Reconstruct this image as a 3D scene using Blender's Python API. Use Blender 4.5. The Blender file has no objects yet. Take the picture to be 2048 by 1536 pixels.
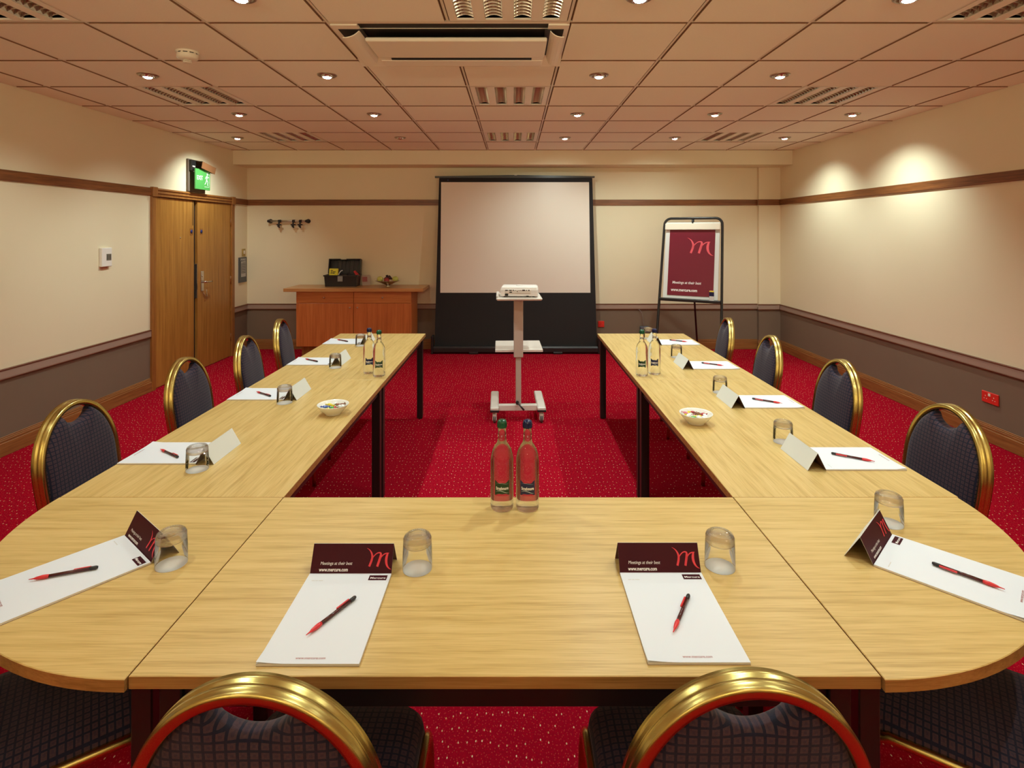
import bpy, math, random
from mathutils import Vector, Matrix
random.seed(7)
SC = bpy.context.scene
COL = SC.collection
PI = math.pi
R = math.radians

# ------------------------------------------------------------------ camera, world, exposure
CAM_H = 1.618
cam_data = bpy.data.cameras.new('camera')
cam_data.sensor_width = 36.0
cam_data.lens = 36.0 * 1107.0 / 2048.0
cam_data.shift_x = -3.0 / 2048.0
cam_data.shift_y = -303.0 / 2048.0
cam_data.clip_start = 0.02
cam = bpy.data.objects.new('camera', cam_data)
COL.objects.link(cam)
cam.location = (0, 0, CAM_H)
cam.rotation_euler = (PI / 2, 0, 0)
SC.camera = cam
world = bpy.data.worlds.new('world')
SC.world = world
world.use_nodes = True
world.node_tree.nodes['Background'].inputs[0].default_value = (0, 0, 0, 1)
world.node_tree.nodes['Background'].inputs[1].default_value = 0.0
SC.view_settings.view_transform = 'Standard'
SC.view_settings.look = 'None'
SC.view_settings.exposure = 0.0
SC.view_settings.gamma = 1.0
SC.view_settings.use_curve_mapping = False
SC.cycles.max_bounces = 14
SC.cycles.diffuse_bounces = 8
SC.cycles.glossy_bounces = 5
SC.cycles.transmission_bounces = 12
SC.cycles.transparent_max_bounces = 24
SC.cycles.sample_clamp_indirect = 4.0
SC.cycles.blur_glossy = 0.6
SC.cycles.use_denoising = True
SPOT_W = 55.0
SPOT_COL = (0.86, 1.0, 0.93)
LIFT_W = 0.0
UPFILL_W = 125.0  # power of the added lamps that fill the ceiling

# ------------------------------------------------------------------ mesh helpers
class MB:
    """collects shapes; build() links them as one mesh object"""
    def __init__(s):
        s.v = []; s.f = []; s.m = []; s.sm = []
    def add(s, vs, fs, mi=0, smooth=False, M=None):
        b = len(s.v)
        for p in vs:
            p = Vector(p)
            s.v.append(M @ p if M else p)
        for q in fs:
            s.f.append([b + i for i in q]); s.m.append(mi); s.sm.append(smooth)
        return s
    def box(s, x0, x1, y0, y1, z0, z1, mi=0, bev=0.0, M=None):
        if bev <= 0:
            vs = [(x, y, z) for x in (x0, x1) for y in (y0, y1) for z in (z0, z1)]
            fs = [(0, 1, 3, 2), (4, 6, 7, 5), (0, 4, 5, 1), (2, 3, 7, 6), (0, 2, 6, 4), (1, 5, 7, 3)]
            return s.add(vs, fs, mi, False, M)
        # bevelled box : 24 verts
        b = min(bev, (x1 - x0) * .49, (y1 - y0) * .49, (z1 - z0) * .49)
        X = (x0, x1); Y = (y0, y1); Z = (z0, z1); vs = []; idx = {}
        sg = (1, -1)
        for i in (0, 1):
            for j in (0, 1):
                for k in (0, 1):
                    ax = X[i] + sg[i] * b; ay = Y[j] + sg[j] * b; az = Z[k] + sg[k] * b
                    idx[(i, j, k, 0)] = len(vs); vs.append((X[i], ay, az))
                    idx[(i, j, k, 1)] = len(vs); vs.append((ax, Y[j], az))
                    idx[(i, j, k, 2)] = len(vs); vs.append((ax, ay, Z[k]))
        g = lambda i, j, k, a: idx[(i, j, k, a)]
        fs = []
        for i in (0, 1):
            fs.append([g(i, 0, 0, 0), g(i, 1, 0, 0), g(i, 1, 1, 0), g(i, 0, 1, 0)])
            fs.append([g(0, i, 0, 1), g(1, i, 0, 1), g(1, i, 1, 1), g(0, i, 1, 1)])
            fs.append([g(0, 0, i, 2), g(1, 0, i, 2), g(1, 1, i, 2), g(0, 1, i, 2)])
        for i in (0, 1):
            for j in (0, 1):
                fs.append([g(i, j, 0, 0), g(i, j, 1, 0), g(i, j, 1, 1), g(i, j, 0, 1)])
                fs.append([g(i, 0, j, 0), g(i, 1, j, 0), g(i, 1, j, 2), g(i, 0, j, 2)])
                fs.append([g(0, i, j, 1), g(1, i, j, 1), g(1, i, j, 2), g(0, i, j, 2)])
                for k in (0, 1):
                    fs.append([g(i, j, k, 0), g(i, j, k, 1), g(i, j, k, 2)])
        return s.add(vs, fs, mi, False, M)
    def lathe(s, prof, n=32, mi=0, M=None, a0=0.0, a1=2 * PI, smooth=True):
        full = abs(a1 - a0 - 2 * PI) < 1e-6
        cols = n if full else n + 1
        vs = []; fs = []
        for r, z in prof:
            for k in range(cols):
                a = a0 + (a1 - a0) * k / n
                vs.append((r * math.cos(a), r * math.sin(a), z))
        for i in range(len(prof) - 1):
            for k in range(n):
                k2 = (k + 1) % cols
                q = [i * cols + k, i * cols + k2, (i + 1) * cols + k2, (i + 1) * cols + k]
                if prof[i][0] < 1e-7: q = [q[0], q[2], q[3]]
                elif prof[i + 1][0] < 1e-7: q = [q[0], q[1], q[2]]
                fs.append(q)
        return s.add(vs, fs, mi, smooth, M)
    def cyl(s, p0, p1, r0, r1=None, n=16, mi=0, M=None):
        r1 = r0 if r1 is None else r1
        p0 = Vector(p0); p1 = Vector(p1); d = p1 - p0; L = d.length
        q = d.to_track_quat('Z', 'Y').to_matrix().to_4x4()
        T = Matrix.Translation(p0) @ q
        if M: T = M @ T
        s.lathe([(r0, 0), (r1, L)], n, mi, T)
        s.lathe([(0, 0), (r0, 0)], n, mi, T, smooth=False)
        s.lathe([(r1, L), (0, L)], n, mi, T, smooth=False)
        return s
    def sweep(s, pts, prof, up, mi=0, M=None, closed_prof=True, caps=True, smooth=True):
        """prof: list of (a,b): a along side, b along 'up'-ish fixed normal"""
        pts = [Vector(p) for p in pts]; n = len(pts); k = len(prof); vs = []; fs = []
        for i, p in enumerate(pts):
            t = (pts[min(i + 1, n - 1)] - pts[max(i - 1, 0)]).normalized()
            u = Vector(up) if not callable(up) else Vector(up(i))
            side = t.cross(u).normalized(); u2 = side.cross(t).normalized()
            for a, b in prof:
                vs.append(p + side * a + u2 * b)
        for i in range(n - 1):
            for j in range(k if closed_prof else k - 1):
                j2 = (j + 1) % k
                fs.append([i * k + j, i * k + j2, (i + 1) * k + j2, (i + 1) * k + j])
        s.add(vs, fs, mi, smooth, M)
        if caps:
            s.add(vs[:k], [list(range(k))], mi, False, M)
            s.add(vs[-k:], [list(range(k))], mi, False, M)
        return s
    def tube(s, pts, r, n=10, mi=0, M=None):
        pts = [Vector(p) for p in pts]
        t0 = (pts[1] - pts[0]).normalized()
        ref = Vector((0, 0, 1)) if abs(t0.z) < .9 else Vector((1, 0, 0))
        vs = []; fs = []; u = t0.cross(ref).normalized()
        for i, p in enumerate(pts):
            t = (pts[min(i + 1, len(pts) - 1)] - pts[max(i - 1, 0)]).normalized()
            u = (u - t * u.dot(t)).normalized(); w = t.cross(u)
            for k in range(n):
                a = 2 * PI * k / n
                vs.append(p + u * (r * math.cos(a)) + w * (r * math.sin(a)))
        for i in range(len(pts) - 1):
            for k in range(n):
                k2 = (k + 1) % n
                fs.append([i * n + k, i * n + k2, (i + 1) * n + k2, (i + 1) * n + k])
        s.add(vs, fs, mi, True, M)
        s.add(vs[:n], [list(range(n))], mi, False, M)
        s.add(vs[-n:], [list(range(n))], mi, False, M)
        return s
    def prism(s, poly, z0, z1, mi=0, M=None, mside=None, smooth_side=False):
        n = len(poly)
        vs = [(x, y, z0) for x, y in poly] + [(x, y, z1) for x, y in poly]
        s.add(vs, [list(range(n))[::-1], list(range(n, 2 * n))], mi, False, M)
        s.add(vs, [[i, (i + 1) % n, n + (i + 1) % n, n + i] for i in range(n)], mi if mside is None else mside, smooth_side, M)
        return s
    def sphere(s, c, r, n=14, mi=0, sc=(1, 1, 1), M=None):
        T = Matrix.Translation(Vector(c)) @ Matrix.Diagonal((*sc, 1))
        if M: T = M @ T
        prof = [(max(0, r * math.sin(PI * i / n)), -r * math.cos(PI * i / n)) for i in range(n + 1)]
        prof[0] = (0, -r); prof[-1] = (0, r)
        return s.lathe(prof, n + 4, mi, T)
    def quad(s, a, b, c, d, mi=0, M=None):
        return s.add([a, b, c, d], [[0, 1, 2, 3]], mi, False, M)
    def mesh(s, name, mats):
        me = bpy.data.meshes.new(name)
        me.from_pydata([tuple(v) for v in s.v], [], s.f)
        if not isinstance(mats, (list, tuple)): mats = [mats]
        for m in mats: me.materials.append(m)
        for p, mi, sm in zip(me.polygons, s.m, s.sm):
            p.material_index = mi; p.use_smooth = sm
        import bmesh
        bm = bmesh.new(); bm.from_mesh(me)
        bmesh.ops.remove_doubles(bm, verts=bm.verts, dist=1e-6)
        bmesh.ops.recalc_face_normals(bm, faces=bm.faces)
        bm.to_mesh(me); bm.free()
        return me
    def build(s, name, mats, parent=None, loc=None, rot=None):
        o = bpy.data.objects.new(name, s.mesh(name, mats))
        COL.objects.link(o)
        if parent: o.parent = parent
        if loc: o.location = loc
        if rot: o.rotation_euler = rot
        return o

def tag(o, label=None, cat=None, group=None, kind=None):
    if label: o['label'] = label
    if cat: o['category'] = cat
    if group: o['group'] = group
    if kind: o['kind'] = kind
    return o
def thing(name, label, cat, loc=(0, 0, 0), rz=0.0, group=None):
    o = bpy.data.objects.new(name, None); COL.objects.link(o)
    o.empty_display_size = .05
    o.location = loc; o.rotation_euler = (0, 0, rz)
    return tag(o, label, cat, group)
KIDS = {}
def copy_tree(o, parent=None):
    c = o.copy(); COL.objects.link(c)
    if parent: c.parent = parent
    for ch in [x for x in o.children if x.type != 'LIGHT']: copy_tree(ch, c)
    return c
def struct(name, mb, mats):
    o = mb.build(name, mats); o['kind'] = 'structure'; return o

# ------------------------------------------------------------------ materials
def mat(name, col, rough=.5, metal=0.0, spec=.5, emit=None, es=0.0, **kw):
    m = bpy.data.materials.new(name); m.use_nodes = True
    b = m.node_tree.nodes['Principled BSDF']
    b.inputs['Base Color'].default_value = (*col, 1)
    b.inputs['Roughness'].default_value = rough
    b.inputs['Metallic'].default_value = metal
    b.inputs['Specular IOR Level'].default_value = spec
    if emit:
        b.inputs['Emission Color'].default_value = (*emit, 1)
        b.inputs['Emission Strength'].default_value = es
    for k, v in kw.items(): b.inputs[k].default_value = v
    return m
class NT:
    def __init__(s, m): s.t = m.node_tree; s.b = s.t.nodes['Principled BSDF']; s.tc = s.t.nodes.new('ShaderNodeTexCoord')
    def n(s, typ, **kw):
        x = s.t.nodes.new('ShaderNode' + typ)
        for k, v in kw.items(): setattr(x, k, v)
        return x
    def l(s, a, b): s.t.links.new(a, b)
    def math(s, op, a, b=None, c=None):
        x = s.n('Math', operation=op)
        for i, q in enumerate((a, b, c)):
            if q is None: continue
            if isinstance(q, (int, float)): x.inputs[i].default_value = q
            else: s.l(q, x.inputs[i])
        return x.outputs[0]
    def map(s, sc, src='Object', rot=(0, 0, 0)):
        x = s.n('Mapping'); x.inputs['Scale'].default_value = sc; x.inputs['Rotation'].default_value = rot
        s.l(s.tc.outputs[src], x.inputs['Vector']); return x.outputs[0]
    def noise(s, vec, scale=1, detail=3, rough=.5):
        x = s.n('TexNoise'); s.l(vec, x.inputs['Vector'])
        x.inputs['Scale'].default_value = scale; x.inputs['Detail'].default_value = detail; x.inputs['Roughness'].default_value = rough
        return x.outputs['Fac']
    def ramp(s, fac, stops):
        x = s.n('ValToRGB'); s.l(fac, x.inputs[0]); e = x.color_ramp.elements
        while len(e) < len(stops): e.new(.5)
        for q, (p, c) in zip(e, stops): q.position = p; q.color = (*c, 1)
        return x.outputs[0]
    def mix(s, fac, a, b):
        x = s.n('Mix', data_type='RGBA')
        for i, q in ((0, fac), (6, a), (7, b)):
            if isinstance(q, tuple): x.inputs[i].default_value = (*q, 1)
            elif isinstance(q, (int, float)): x.inputs[i].default_value = q
            else: s.l(q, x.inputs[i])
        return x.outputs[2]
    def bump(s, h, strength=.2, dist=.002):
        x = s.n('Bump'); x.inputs['Strength'].default_value = strength; x.inputs['Distance'].default_value = dist
        s.l(h, x.inputs['Height']); s.l(x.outputs[0], s.b.inputs['Normal'])
    def col(s, c): s.l(c, s.b.inputs['Base Color'])

def wood(name, dark, mid, light, rough=.4, axis='x', scale=1.0, spec=.5):
    m = mat(name, mid, rough, spec=spec); t = NT(m)
    lo, hi = 2.6 * scale, 60 * scale
    sc = {'x': (lo, hi, hi), 'y': (hi, lo, hi), 'z': (hi, hi, lo)}[axis]
    v = t.map(sc)
    a = t.noise(v, 1.0, 4, .6)
    sc2 = {'x': (9 * scale, 330 * scale, 330), 'y': (330 * scale, 9 * scale, 330), 'z': (330 * scale, 330, 9 * scale)}[axis]
    b = t.noise(t.map(sc2), 1.0, 2, .5)
    f = t.math('ADD', t.math('MULTIPLY', a, .62), t.math('MULTIPLY', b, .38))
    t.col(t.ramp(f, [(.36, dark), (.5, mid), (.64, light)]))
    return m
OAK = ((.46, .30, .092), (.595, .415, .150), (.66, .48, .195))
M_oakx = wood('oak_grain_across', *OAK, rough=.33, axis='x')
M_oaky = wood('oak_grain_along', *OAK, rough=.33, axis='y')
M_oakedge = wood('oak_edge', (.26, .13, .035), (.36, .19, .06), (.42, .24, .08), rough=.4, axis='x')
M_rail = wood('stained_rail', (.12, .038, .010), (.20, .068, .018), (.27, .10, .028), rough=.4, axis='x')
M_raily = wood('stained_rail_along', (.12, .038, .010), (.20, .068, .018), (.27, .10, .028), rough=.4, axis='y')
M_skx = wood('skirting_wood', (.20, .075, .02), (.28, .11, .03), (.34, .15, .045), rough=.4, axis='x')
M_sky = wood('skirting_wood_along', (.20, .075, .02), (.28, .11, .03), (.34, .15, .045), rough=.4, axis='y')
M_door = wood('door_veneer', (.30, .125, .022), (.40, .18, .035), (.48, .23, .05), rough=.35, axis='z', scale=.6)
M_frame = wood('door_frame_wood', (.22, .08, .016), (.30, .115, .025), (.36, .15, .035), rough=.4, axis='z')
M_cab = wood('cherry_veneer', (.40, .105, .022), (.50, .14, .032), (.56, .175, .045), rough=.38, axis='z', scale=.5)
M_cabx = wood('cherry_veneer_across', (.42, .125, .026), (.52, .175, .04), (.60, .23, .06), rough=.38, axis='x', scale=.5)
M_cabtop = wood('sideboard_top_wood', (.40, .17, .05), (.50, .23, .075), (.56, .29, .1), rough=.3, axis='x', scale=.6)

def wall_mat():
    m = mat('painted_wall', (.8, .68, .46), .75, spec=.2); t = NT(m)
    sep = t.n('SeparateXYZ'); t.l(t.tc.outputs['Object'], sep.inputs[0])
    f = t.math('LESS_THAN', sep.outputs[2], .59)
    n = t.noise(t.map((2.2, 2.2, 2.2)), 1, 3)
    up = t.mix(n, (.78, .70, .49), (.81, .73, .53))
    lowc = t.mix(n, (.185, .132, .092), (.205, .148, .104))
    t.col(t.mix(f, up, lowc))
    t.bump(t.noise(t.map((60, 60, 60)), 1, 3), .08, .002)
    return m
M_wall = wall_mat()
M_dado = mat('dado_mauve_paint', (.36, .26, .205), .5)
M_dadoline = mat('dado_dark_line', (.16, .055, .025), .45)
def ceil_mat():
    m = mat('ceiling_tile', (.86, .72, .55), .9, spec=.1); t = NT(m)
    n = t.noise(t.map((90, 90, 90)), 1, 4, .7)
    t.col(t.mix(n, (.87, .82, .68), (.92, .88, .74)))
    t.bump(n, .15, .002)
    return m
M_tile = ceil_mat()
M_tee = mat('ceiling_tee_bar', (.78, .72, .58), .5)
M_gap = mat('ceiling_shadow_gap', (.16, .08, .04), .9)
M_tileshade = mat('tile_edge_shade', (.30, .17, .09), .9)  # grid-line shade painted into the tile edges as dark brown
M_acwhite = mat('unit_cream_plastic', (.86, .80, .66), .45)
M_dark = mat('dark_recess', (.012, .009, .008), .6)
M_black = mat('black_satin', (.012, .010, .010), .4)
M_blackp = mat('black_plastic', (.018, .016, .016), .35)
M_blackcloth = mat('black_screen_cloth', (.012, .010, .010), .85)
M_alu = mat('mirror_aluminium', (.50, .45, .39), .20, 1.0)
M_chrome = mat('chrome', (.75, .73, .70), .15, 1.0)
M_bezel = mat('dark_chrome_bezel', (.38, .30, .22), .3, 1.0)
M_brushed = mat('brushed_nickel', (.62, .56, .48), .32, 1.0)
M_white = mat('white_plastic', (.82, .80, .74), .35)
M_cream = mat('cream_plastic', (.80, .74, .60), .4)
M_paper = mat('white_paper', (.72, .76, .82), .6)
M_paperedge = mat('paper_block_edge', (.70, .68, .64), .8)
M_cardboard = mat('pad_backing_board', (.28, .20, .15), .8)
M_burg = mat('burgundy_print', (.045, .0025, .008), .5, spec=.15)
M_burgin = mat('burgundy_inside', (.10, .035, .025), .7)
M_cardwhite = mat('white_card', (.70, .73, .70), .55)
M_pink = mat('coral_print', (.72, .035, .06), .5)
M_pink2 = mat('coral_poster_print', (.80, .10, .13), .5)
M_wprint = mat('white_print', (.88, .86, .84), .5)
M_gprint = mat('grey_print', (.30, .27, .26), .6)
M_lprint = mat('pale_grey_print', (.62, .60, .57), .6)
M_rprint = mat('red_grey_print', (.40, .14, .14), .6)
M_red = mat('red_plastic', (.62, .025, .03), .3)
M_dred = mat('dark_red_barrel', (.06, .008, .008), .2)
M_porc = mat('white_porcelain', (.82, .82, .76), .15)
M_screen = mat('projection_fabric', (.76, .69, .60), .38, spec=.35)
M_trolley = mat('pale_grey_metal', (.70, .66, .60), .35)
M_trolpost = mat('warm_grey_metal', (.50, .42, .36), .35)
M_proj = mat('projector_white', (.82, .80, .76), .35)
M_rubber = mat('grey_rubber', (.12, .10, .09), .6)
M_redsock = mat('red_socket', (.70, .03, .02), .35)
M_green = mat('exit_green', (.07, .30, .07), .4, emit=(.06, .50, .08), es=.08)
M_exitw = mat('exit_white', (.80, .90, .75), .4, emit=(.6, .9, .55), es=.12)
M_brown = mat('brown_metal_hood', (.22, .09, .035), .5)
M_flag = mat('lamp_glow', (1, 1, 1), .5, emit=(1.0, .93, .78), es=70.0)
M_flagoff = mat('unlit_lamp', (.35, .12, .05), .2)
M_green_cap = mat('green_cap', (.003, .075, .03), .25)
M_blue_cap = mat('blue_cap', (.006, .009, .055), .25)
M_lab_g = mat('green_label', (.006, .040, .012), .4)
M_lab_b = mat('blue_label', (.006, .012, .065), .4)
M_labsil = mat('silver_label_print', (.55, .65, .62), .4)
M_blue = mat('blue_sticker', (.02, .03, .16), .4)

def gold_mat():
    m = mat('brushed_gold', (.62, .50, .17), .27, 1.0); t = NT(m)
    n = t.noise(t.map((14, 14, 14)), 1, 4, .6)
    t.col(t.mix(n, (.59, .475, .155), (.62, .505, .175)))
    return m
M_gold = gold_mat()

def fabric_mat(name, a, b):
    m = mat(name, (.02, .02, .06), .8, spec=.25); t = NT(m)
    sep = t.n('SeparateXYZ'); t.l(t.tc.outputs['Object'], sep.inputs[0])
    u = t.math('MULTIPLY', sep.outputs[a], 1 / .0172); v = t.math('MULTIPLY', sep.outputs[b], 1 / .0150)
    fu = t.math('ABSOLUTE', t.math('SUBTRACT', t.math('FRACT', u), .5))
    fv = t.math('ABSOLUTE', t.math('SUBTRACT', t.math('FRACT', v), .5))
    d = t.math('MAXIMUM', fu, fv)
    inner = t.math('LESS_THAN', d, .36)
    core = t.math('LESS_THAN', d, .15)
    n = t.noise(t.map((220, 220, 220)), 1, 3, .7)
    sq = t.mix(n, (.028, .013, .022), (.078, .043, .058))
    bg = t.mix(n, (.003, .004, .014), (.010, .011, .036))
    c = t.mix(inner, bg, sq)
    c = t.mix(t.math('MULTIPLY', core, .55), c, (.02, .016, .04))
    t.col(c)
    t.b.inputs['Sheen Weight'].default_value = .12
    t.b.inputs['Sheen Roughness'].default_value = .5
    t.bump(t.math('ADD', t.math('MULTIPLY', inner, .6), n), .35, .0012)
    return m
M_fab = fabric_mat('navy_squares_upholstery', 0, 2)
M_fabseat = fabric_mat('navy_squares_seat_cloth', 0, 1)

def carpet_mat():
    m = mat('red_carpet', (.42, .01, .02), .95, spec=.0); t = NT(m)
    n = t.noise(t.map((260, 260, 260)), 1, 2, .6)
    base = t.mix(n, (.23, .002, .010), (.38, .005, .020))
    vo = t.n('TexVoronoi', voronoi_dimensions='2D', feature='F1')
    t.l(t.map((38, 19, 1)), vo.inputs['Vector']); vo.inputs['Scale'].default_value = 1; vo.inputs['Randomness'].default_value = .55
    f = t.math('LESS_THAN', vo.outputs['Distance'], .075)
    sepc = t.n('SeparateColor'); t.l(vo.outputs['Color'], sepc.inputs[0])
    on = t.math('GREATER_THAN', sepc.outputs[0], .25)
    f = t.math('MULTIPLY', f, on)
    vo2 = t.n('TexVoronoi', voronoi_dimensions='2D', feature='F1')
    t.l(t.map((95, 70, 1)), vo2.inputs['Vector']); vo2.inputs['Scale'].default_value = 1
    f2 = t.math('MULTIPLY', t.math('LESS_THAN', vo2.outputs['Distance'], .16), .35)
    c = t.mix(f2, base, (.60, .08, .06))
    c = t.mix(f, c, t.mix(sepc.outputs[1], (.62, .28, .12), (.80, .55, .36)))
    t.col(c)
    t.bump(n, .5, .004)
    return m
M_carpet = carpet_mat()

def thin_glass():
    m = bpy.data.materials.new('thin_clear_glass'); m.use_nodes = True; t = m.node_tree
    t.nodes.remove(t.nodes['Principled BSDF']); out = t.nodes['Material Output']
    tr = t.nodes.new('ShaderNodeBsdfTransparent'); tr.inputs[0].default_value = (.97, .97, .95, 1)
    gl = t.nodes.new('ShaderNodeBsdfGlossy'); gl.inputs['Roughness'].default_value = .02
    fr = t.nodes.new('ShaderNodeFresnel'); fr.inputs[0].default_value = 1.35
    mx = t.nodes.new('ShaderNodeMixShader')
    t.links.new(fr.outputs[0], mx.inputs[0]); t.links.new(tr.outputs[0], mx.inputs[1]); t.links.new(gl.outputs[0], mx.inputs[2])
    t.links.new(mx.outputs[0], out.inputs[0]); return m
M_thin = thin_glass()
def solid_glass(name, ior, clear):
    m = bpy.data.materials.new(name); m.use_nodes = True; t = m.node_tree
    t.nodes.remove(t.nodes['Principled BSDF']); out = t.nodes['Material Output']
    tr = t.nodes.new('ShaderNodeBsdfTransparent')
    gl = t.nodes.new('ShaderNodeBsdfGlass'); gl.inputs['Roughness'].default_value = .0; gl.inputs['IOR'].default_value = ior
    gl.inputs[0].default_value = (.98, .99, .97, 1)
    mx = t.nodes.new('ShaderNodeMixShader'); mx.inputs[0].default_value = clear
    t.links.new(gl.outputs[0], mx.inputs[1]); t.links.new(tr.outputs[0], mx.inputs[2])
    t.links.new(mx.outputs[0], out.inputs[0]); return m
M_bottle = solid_glass('water_filled_glass', 1.33, .14)
M_gbase = solid_glass('thick_glass_base', 1.47, .50)

# ------------------------------------------------------------------ text and logo helpers
def text_mesh(body, size, M=None, shear=0.0, weight=0.0, align='LEFT', mats=None, width=None, bend=None):
    cu = bpy.data.curves.new('lettering', 'FONT'); cu.body = body; cu.size = size
    cu.align_x = align; cu.shear = shear; cu.offset = weight
    cu.resolution_u = 3
    ob = bpy.data.objects.new('lettering', cu); COL.objects.link(ob)
    dg = bpy.context.evaluated_depsgraph_get(); dg.update()
    me = bpy.data.meshes.new_from_object(ob.evaluated_get(dg))
    bpy.data.objects.remove(ob); bpy.data.curves.remove(cu)
    if width:
        xs = [v.co.x for v in me.vertices]; k = width / (max(xs) - min(xs))
        for v in me.vertices: v.co.x *= k
    if bend:
        for v in me.vertices:
            a = v.co.x / bend; v.co = Vector((bend * math.sin(a), -bend * math.cos(a), v.co.y))
    if M: me.transform(M)
    me.materials.clear(); me.materials.append(mats)
    return me
def link_mesh(name, me, parent=None, loc=None, rot=None):
    o = bpy.data.objects.new(name, me); COL.objects.link(o)
    if parent: o.parent = parent
    if loc: o.location = loc
    if rot: o.rotation_euler = rot
    return o
STROKES = [
    [(566, 306, 3), (600, 322, 9), (640, 355, 20), (670, 405, 32), (682, 455, 38), (676, 505, 40), (660, 555, 40), (640, 610, 40)],
    [(668, 530, 14), (690, 470, 16), (725, 425, 17), (765, 393, 18), (805, 381, 20), (838, 392, 30), (842, 430, 42), (828, 490, 44), (812, 545, 44), (793, 612, 42)],
    [(815, 545, 14), (840, 480, 16), (875, 430, 18), (915, 402, 20), (960, 390, 18), (1000, 387, 8)],
    [(978, 392, 22), (962, 430, 42), (954, 475, 47), (955, 520, 46), (966, 565, 40), (985, 603, 31), (1012, 632, 21), (1036, 647, 12), (1064, 656, 3)]]
def logo_mesh(width, mats, M=None):
    mb = MB(); k = width / 498.0
    for st in STROKES:
        # refine
        P = [Vector(((x - 566) * k, (656 - y) * k, w * k)) for x, y, w in st]
        Q = []
        for i in range(len(P) - 1):
            p0 = P[max(i - 1, 0)]; p1 = P[i]; p2 = P[i + 1]; p3 = P[min(i + 2, len(P) - 1)]
            for j in range(4):
                u = j / 4
                Q.append(.5 * ((2 * p1) + (p2 - p0) * u + (2 * p0 - 5 * p1 + 4 * p2 - p3) * u * u + (3 * p1 - p0 - 3 * p2 + p3) * u ** 3))
        Q.append(P[-1]); vs = []; fs = []
        for i, q in enumerate(Q):
            vs += [(q.x - q.z / 2, q.y, 0), (q.x + q.z / 2, q.y, 0)] if False else []
            t = (Q[min(i + 1, len(Q) - 1)] - Q[max(i - 1, 0)]); t.z = 0; t.normalize()
            nx, ny = -t.y, t.x; w = q.z / 2
            vs += [(q.x + nx * w, q.y + ny * w, 0), (q.x - nx * w, q.y - ny * w, 0)]
        for i in range(len(Q) - 1): fs.append([2 * i, 2 * i + 1, 2 * i + 3, 2 * i + 2])
        mb.add(vs, fs, 0, False, M)
    return mb.mesh('logo_mark', mats)

# ------------------------------------------------------------------ ROOM SHELL
XL, XR, YB, YF, ZC = -3.70, 3.68, 7.69, -1.9, 2.71
YBH, ZBH = 7.30, 2.515        # bulkhead face and underside
DY0, DY1, DZ = 5.70, 7.24, 1.99   # door opening

fl = MB(); fl.box(XL - .1, XR + .1, YF - .1, YB + .1, -.05, 0)
struct('floor', fl, M_carpet)
w = MB(); w.box(XL - .1, XR + .1, YB, YB + .1, 0, ZC + .3)
struct('wall_back', w, M_wall)
w = MB(); w.box(XL - .1, XR + .1, YF - .1, YF, 0, ZC + .3)
struct('wall_front', w, M_wall)
w = MB(); w.box(XR, XR + .1, YF, YB, 0, ZC + .3)
struct('wall_right', w, M_wall)
w = MB()
w.box(XL - .1, XL, YF, DY0, 0, ZC + .3); w.box(XL - .1, XL, DY1, YB, 0, ZC + .3); w.box(XL - .1, XL, DY0, DY1, DZ, ZC + .3)
struct('wall_left', w, M_wall)
w = MB(); w.box(XL, XR, YBH, YB, ZBH, ZC + .1)
struct('ceiling_bulkhead', w, M_wall)
w = MB(); w.box(3.385, XR, YB - .055, YB, 0, ZBH)
struct('wall_corner', w, M_wall)

# ceiling grid
GX = [-.339 + .6245 * k for k in range(-5, 7)]
GX = [XL] + [g for g in GX if g > XL + .02 and g < XR - .02] + [XR]
GY = [2.853 + .626 * k for k in range(-8, 8)]
GY = [YF] + [g for g in GY if g > YF + .05 and g < YBH - .03] + [YBH]
LUM = []
for yc in (2.54, 4.418, 6.296):
    for xc in (-2.525, -.0267, 2.471): LUM.append((xc, yc))
LUMB = [(-2.525, .036), (-.0267, .036), (2.471, .036)]
def is_lum(xc, yc):
    return any(abs(xc - a) < .1 and abs(yc - b) < .1 for a, b in LUM + LUMB)
c = MB()
for i in range(len(GX) - 1):
    for j in range(len(GY) - 1):
        x0, x1, y0, y1 = GX[i], GX[i + 1], GY[j], GY[j + 1]
        xc, yc = (x0 + x1) / 2, (y0 + y1) / 2
        if is_lum(xc, yc): continue
        if -.97 < xc < .30 and 2.85 < yc < 3.48: continue
        g = .013
        zt = ZC - .0; zb = ZC - .011
        a0, a1 = (x0 + (g if i else 0)), (x1 - (g if i < len(GX) - 2 else 0))
        b0, b1 = (y0 + (g if j else 0)), (y1 - (g if j < len(GY) - 2 else 0))
        # tile face with chamfered rebate
        s = .002
        vs = [(a0, b0, zt), (a1, b0, zt), (a1, b1, zt), (a0, b1, zt),
              (a0 + s, b0 + s, zb), (a1 - s, b0 + s, zb), (a1 - s, b1 - s, zb), (a0 + s, b1 - s, zb)]
        c.add(vs, [[4, 5, 6, 7]], 0)
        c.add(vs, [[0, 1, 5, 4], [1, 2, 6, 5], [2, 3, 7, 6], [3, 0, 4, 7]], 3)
# tee bars and dark shadow gaps behind them
for x in GX[1:-1]:
    for ya, yb in (((YF, 2.853), (3.48, YBH)) if abs(x + .339) < .05 else ((YF, YBH),)):
        c.box(x - .014, x + .014, ya, yb, ZC + .001, ZC + .004, 2)
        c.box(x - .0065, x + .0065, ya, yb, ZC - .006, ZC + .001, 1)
for y in GY[1:-1]:
    for i in range(len(GX) - 1):
        c.box(GX[i], GX[i + 1], y - .014, y + .014, ZC + .001, ZC + .004, 2)
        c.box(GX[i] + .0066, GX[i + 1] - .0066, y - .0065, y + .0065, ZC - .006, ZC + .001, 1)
struct('ceiling', c, [M_tile, M_tee, M_gap, M_tileshade])

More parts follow.
